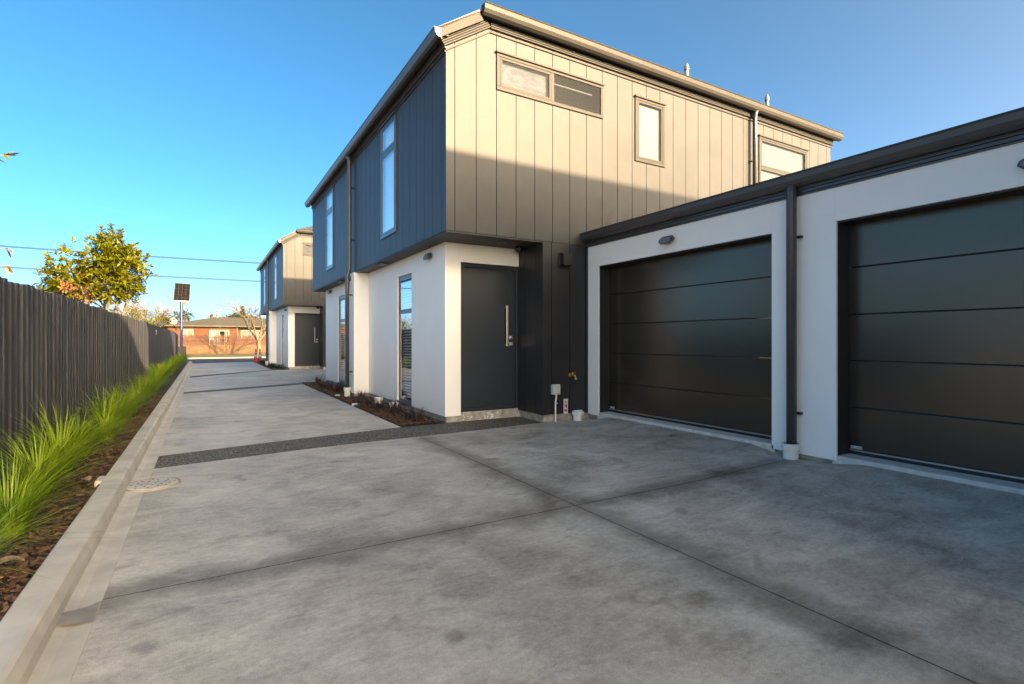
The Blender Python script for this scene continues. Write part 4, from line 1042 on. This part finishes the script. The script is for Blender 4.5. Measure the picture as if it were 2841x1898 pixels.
# ------------------------------------------------------------------ across the street
bw = thing('brick_wall', 'low pale brick front wall along the far side of the street', 'wall', (0, 66, -.35))
b = MB(); b.box(-14, 12, 0, .22, -.1, 1.0)
b.build('wall_body', M['paleb'], bw)
for x in (-14, -8, .75, 5.4, 12):
    b = MB(); b.box(x-.18, x+.18, -.07, .29, -.1, 1.62); b.build('brick_pillar', M['paleb'], bw)
pf = thing('picket_fence', 'red-brown timber fence standing on the pale brick wall across the street', 'fence', (0, 66.1, .65))
b = MB(); b.box(-.062, .062, -.012, .012, -.02, 1.1); bm_a = b.mesh('picket', M['cedar'])
for i in range(170):
    x = -13.6+.148*i
    if any(abs(x-q) < .2 for q in (-8, .75, 5.4)): continue
    o = bpy.data.objects.new('picket', bm_a); col.objects.link(o); o.parent = pf; o.location = (x, 0, 0)
    o.scale = ((1.0 if x < .6 else .80), 1, 1+rnd.uniform(-.01, .01))
b = MB(); b.box(-13.6, 11.6, .014, .05, .2, .28); b.box(-13.6, 11.6, .014, .05, .8, .88); b.build('rail', M['cedar'], pf)

bh = thing('brick_house', 'single-storey orange brick house with low olive tiled roof across the street', 'house', (0, 74, -.3))
HO = [(-2.45, -1.10, 1.75, 2.78), (.60, 2.70, .6, 2.70), (4.05, 6.3, 1.75, 2.75), (-2.4, -1.1, 2.78, 3.3)]
b = MB(); pierced(b, 'y', 0, -3.7, 3.6, 0, 3.35, -.25, 0, HO[:2]); pierced(b, 'y', .5, 3.6, 12, 0, 3.35, -.25, 0, HO[2:3]); b.build('wall', M['brick'], bh)
b = MB(); b.box(-3.7, -3.5, .25, 8, 0, 3.3); b.box(-16, -3.7, 2.6, 2.8, 0, 3.2); b.build('wing_wall', M['brick'], bh)
for (a, c, z0, z1), nm in ((HO[0], 'w'), (HO[1], 'd'), (HO[2], 'w')):
    yy = .5 if a > 3.7 else 0
    b = MB(); f = .09; b.box(a-.02, c+.02, yy-.04, yy+.1, z1-f, z1+.02); b.box(a-.02, c+.02, yy-.04, yy+.1, z0, z0+f); b.box(a-.02, a+f, yy-.04, yy+.1, z0+f, z1-f); b.box(c-f, c+.02, yy-.04, yy+.1, z0+f, z1-f); m_ = (a+c)/2
    b.box(m_-f*.6, m_+f*.6, yy-.03, yy+.09, z0+f, z1-f)
    w = b.build('window' if nm == 'w' else 'glass_door', M['winwhite'], bh)
    b = MB(); b.quad((a, yy+.05, z0), (c, yy+.05, z0), (c, yy+.05, z1), (a, yy+.05, z1)); b.build('pane', M['glass'], w, fix=False)
    b = MB()
    if nm == 'w': b.box(a, c, yy+.15, yy+.17, z0, z1)
    else: b.box(a, m_-.05, yy+.15, yy+.17, z0, z1); b.box(c-.5, c, yy+.15, yy+.17, z0, z1)
    b.build('curtain', M['curtain'], w)
    b = MB(); b.box(a-.3, c+.3, yy+1.2, yy+1.25, z0-.3, z1+.2); b.build('room_lining', M['black'], w)
for a, c, yy, z in ((-2.47, -1.08, -.012, 2.80), (.58, 2.72, -.012, 2.72)):
    b = MB(); b.box(a, c, yy, yy+.02, z, 3.34); b.build('timber_panel', M['brownpanel'], bh)
b = MB(); b.box(1.55, 1.85, -.2, -.02, 3.05, 3.22); b.build('security_light', M['dist'], bh)
b = MB(); b.tube([(3.62, -.06, .2), (3.62, -.06, 3.3)], .05, 8); b.build('downpipe', M['winwhite'], bh)
b = MB()
ez = 3.28
b.poly([(-4.2, -.6, ez), (12, -.6, ez), (12, 4, 4.5), (1.3, 4, 4.5)]); b.poly([(-4.2, -.6, ez), (1.3, 4, 4.5), (-4.2, 8.6, ez)]); b.poly([(-16, 2.2, 3.2), (-2, 2.2, 3.2), (-2, 7, 4.0), (-16, 7, 4.0)])
o = b.build('roof', M['tileroof'], bh, fix=False); q = o.modifiers.new('t', 'SOLIDIFY'); q.thickness = .1
b = MB(); b.box(-4.2, 12, -.66, -.58, ez-.13, ez+.01); b.build('gutter', M['tileroof'], o)
b = MB(); b.tube([(1.55, 4.2, 4.2), (1.55, 4.2, 5.3)], .17, 10); b.tube([(1.55, 4.2, 5.3), (1.55, 4.2, 5.36)], .24, 10); b.box(1.5, 2.0, 4.1, 4.3, 5.42, 5.5); b.build('chimney', M['dist'], o)
b = MB(); b.lathe([(0, 0), (.25, .03), (.42, .10)], n=20); d_ = b.build('satellite_dish', M['winwhite'], bh, loc=(-3.15, -.2, 3.75)); d_.rotation_euler = (R(80), 0, R(25))

# ------------------------------------------------------------------ solar trailer, cones, cables
so = thing('solar_camera_tower', 'solar panel on a tall blue mast with black base box beside the fence end', 'solar tower', (-1.17, 37.6, HY(37.6)))
b = MB(); b.box(-.34, .24, -.3, .3, .42, 1.02); b.build('base_box', M['black'], so, bevel=.03)
b = MB(); b.box(-.25, .15, -.25, .25, .0, .42); b.build('base_frame', M['black'], so)
b = MB(); b.tube([(0, 0, 1.0), (0, 0, 2.4), (0, 0, 3.75)], [.075, .075, .06], 10); b.build('mast', M['blue'], so)
b = MB(); b.tube([(0, 0, 3.2), (0, 0, 3.75)], .085, 10); b.box(-.02, .28, -.05, .12, 3.60, 3.74); b.build('mast_head', M['black'], so)
b = MB(); b.tube([(.08, 0, 3.25), (.2, -.05, 3.12), (.3, -.05, 3.18), (.32, -.05, 3.28)], .03, 6); b.build('camera_arm', M['black'], so)
PH, PW = 3.80, .42                       # panel bottom height and half width
b = MB(); b.hexa([(-PW, -.10, PH), (PW, -.10, PH-.02), (PW, -.06, PH-.02), (-PW, -.06, PH), (-PW+.07, .32, PH+1.10), (PW+.05, .32, PH+1.08), (PW+.05, .36, PH+1.08), (-PW+.07, .36, PH+1.10)]); sp = b.build('solar_panel', M['panelframe'], so)
for i in range(4):
    for j in range(6):
        def P3(u, v): return (-PW+.07*v+(2*PW-.02*v)*u, -.10+.42*v-.006, PH+1.10*v-.02*u)
        u0, u1 = .03+.94*i/4+.006, .03+.94*(i+1)/4-.006; v0, v1 = .03+.94*j/6+.004, .03+.94*(j+1)/6-.004
        b2 = MB(); b2.quad(P3(u0, v0), P3(u1, v0), P3(u1, v1), P3(u0, v1)); b2.build('solar_cell', M['solar'], sp, fix=False)
b = MB(); b.hexa([(-PW-.03, -.12, PH-.05), (PW+.02, -.12, PH-.07), (PW+.02, -.05, PH-.07), (-PW-.03, -.05, PH-.05), (-PW-.03, -.12, PH-.01), (PW+.02, -.12, PH-.03), (PW+.02, -.05, PH-.03), (-PW-.03, -.05, PH-.01)]); b.build('panel_rail', M['reflect'], sp)
def cone(loc, label):
    t = thing('traffic_cone', label, 'traffic cone', loc, 'traffic cones at the drive end'); z = [0, .04, .72]
    b = MB(); b.box(-.16, .16, -.16, .16, 0, .035); b.build('cone_base', M['orange'], t, bevel=.01)
    r_ = lambda h: .125-.095*h/.72
    b = MB(); b.lathe([(r_(0), .03), (r_(.72), .75), (0, .75)], n=20); b.build('cone_body', M['orange'], t)
    b = MB(); b.lathe([(r_(.26)+.004, .29), (r_(.40)+.004, .43)], n=20); b.lathe([(r_(.5)+.004, .53), (r_(.56)+.004, .59)], n=20); b.build('reflective_band', M['reflect'], t)
cone((2.62, 34.0, HY(34)+.0), 'left of two orange traffic cones with silver bands at the street end of the drive')
cone((2.86, 34.3, HY(34.3)+.0), 'right of two orange traffic cones, closest to the farther townhouse')
for (za, zb_, r_, lab) in ((7.30, 7.30, .028, 'thick upper overhead cable crossing the sky above the fence'), (5.95, 5.86, .026, 'thin lower overhead cable crossing the sky above the fence')):
    b = MB(); xs = rng(-30, 30, 40)
    for dz in ((0,) if r_ < .02 else (0, .06)):
        b.tube([(x, 46, za+(zb_-za)*(x+11.4)/15.2+.0022*((x+5)**2)*.35-.08+dz) for x in xs], r_*.8, 5)
    tag(b.build('overhead_cable', M['cable']), lab, 'cable')
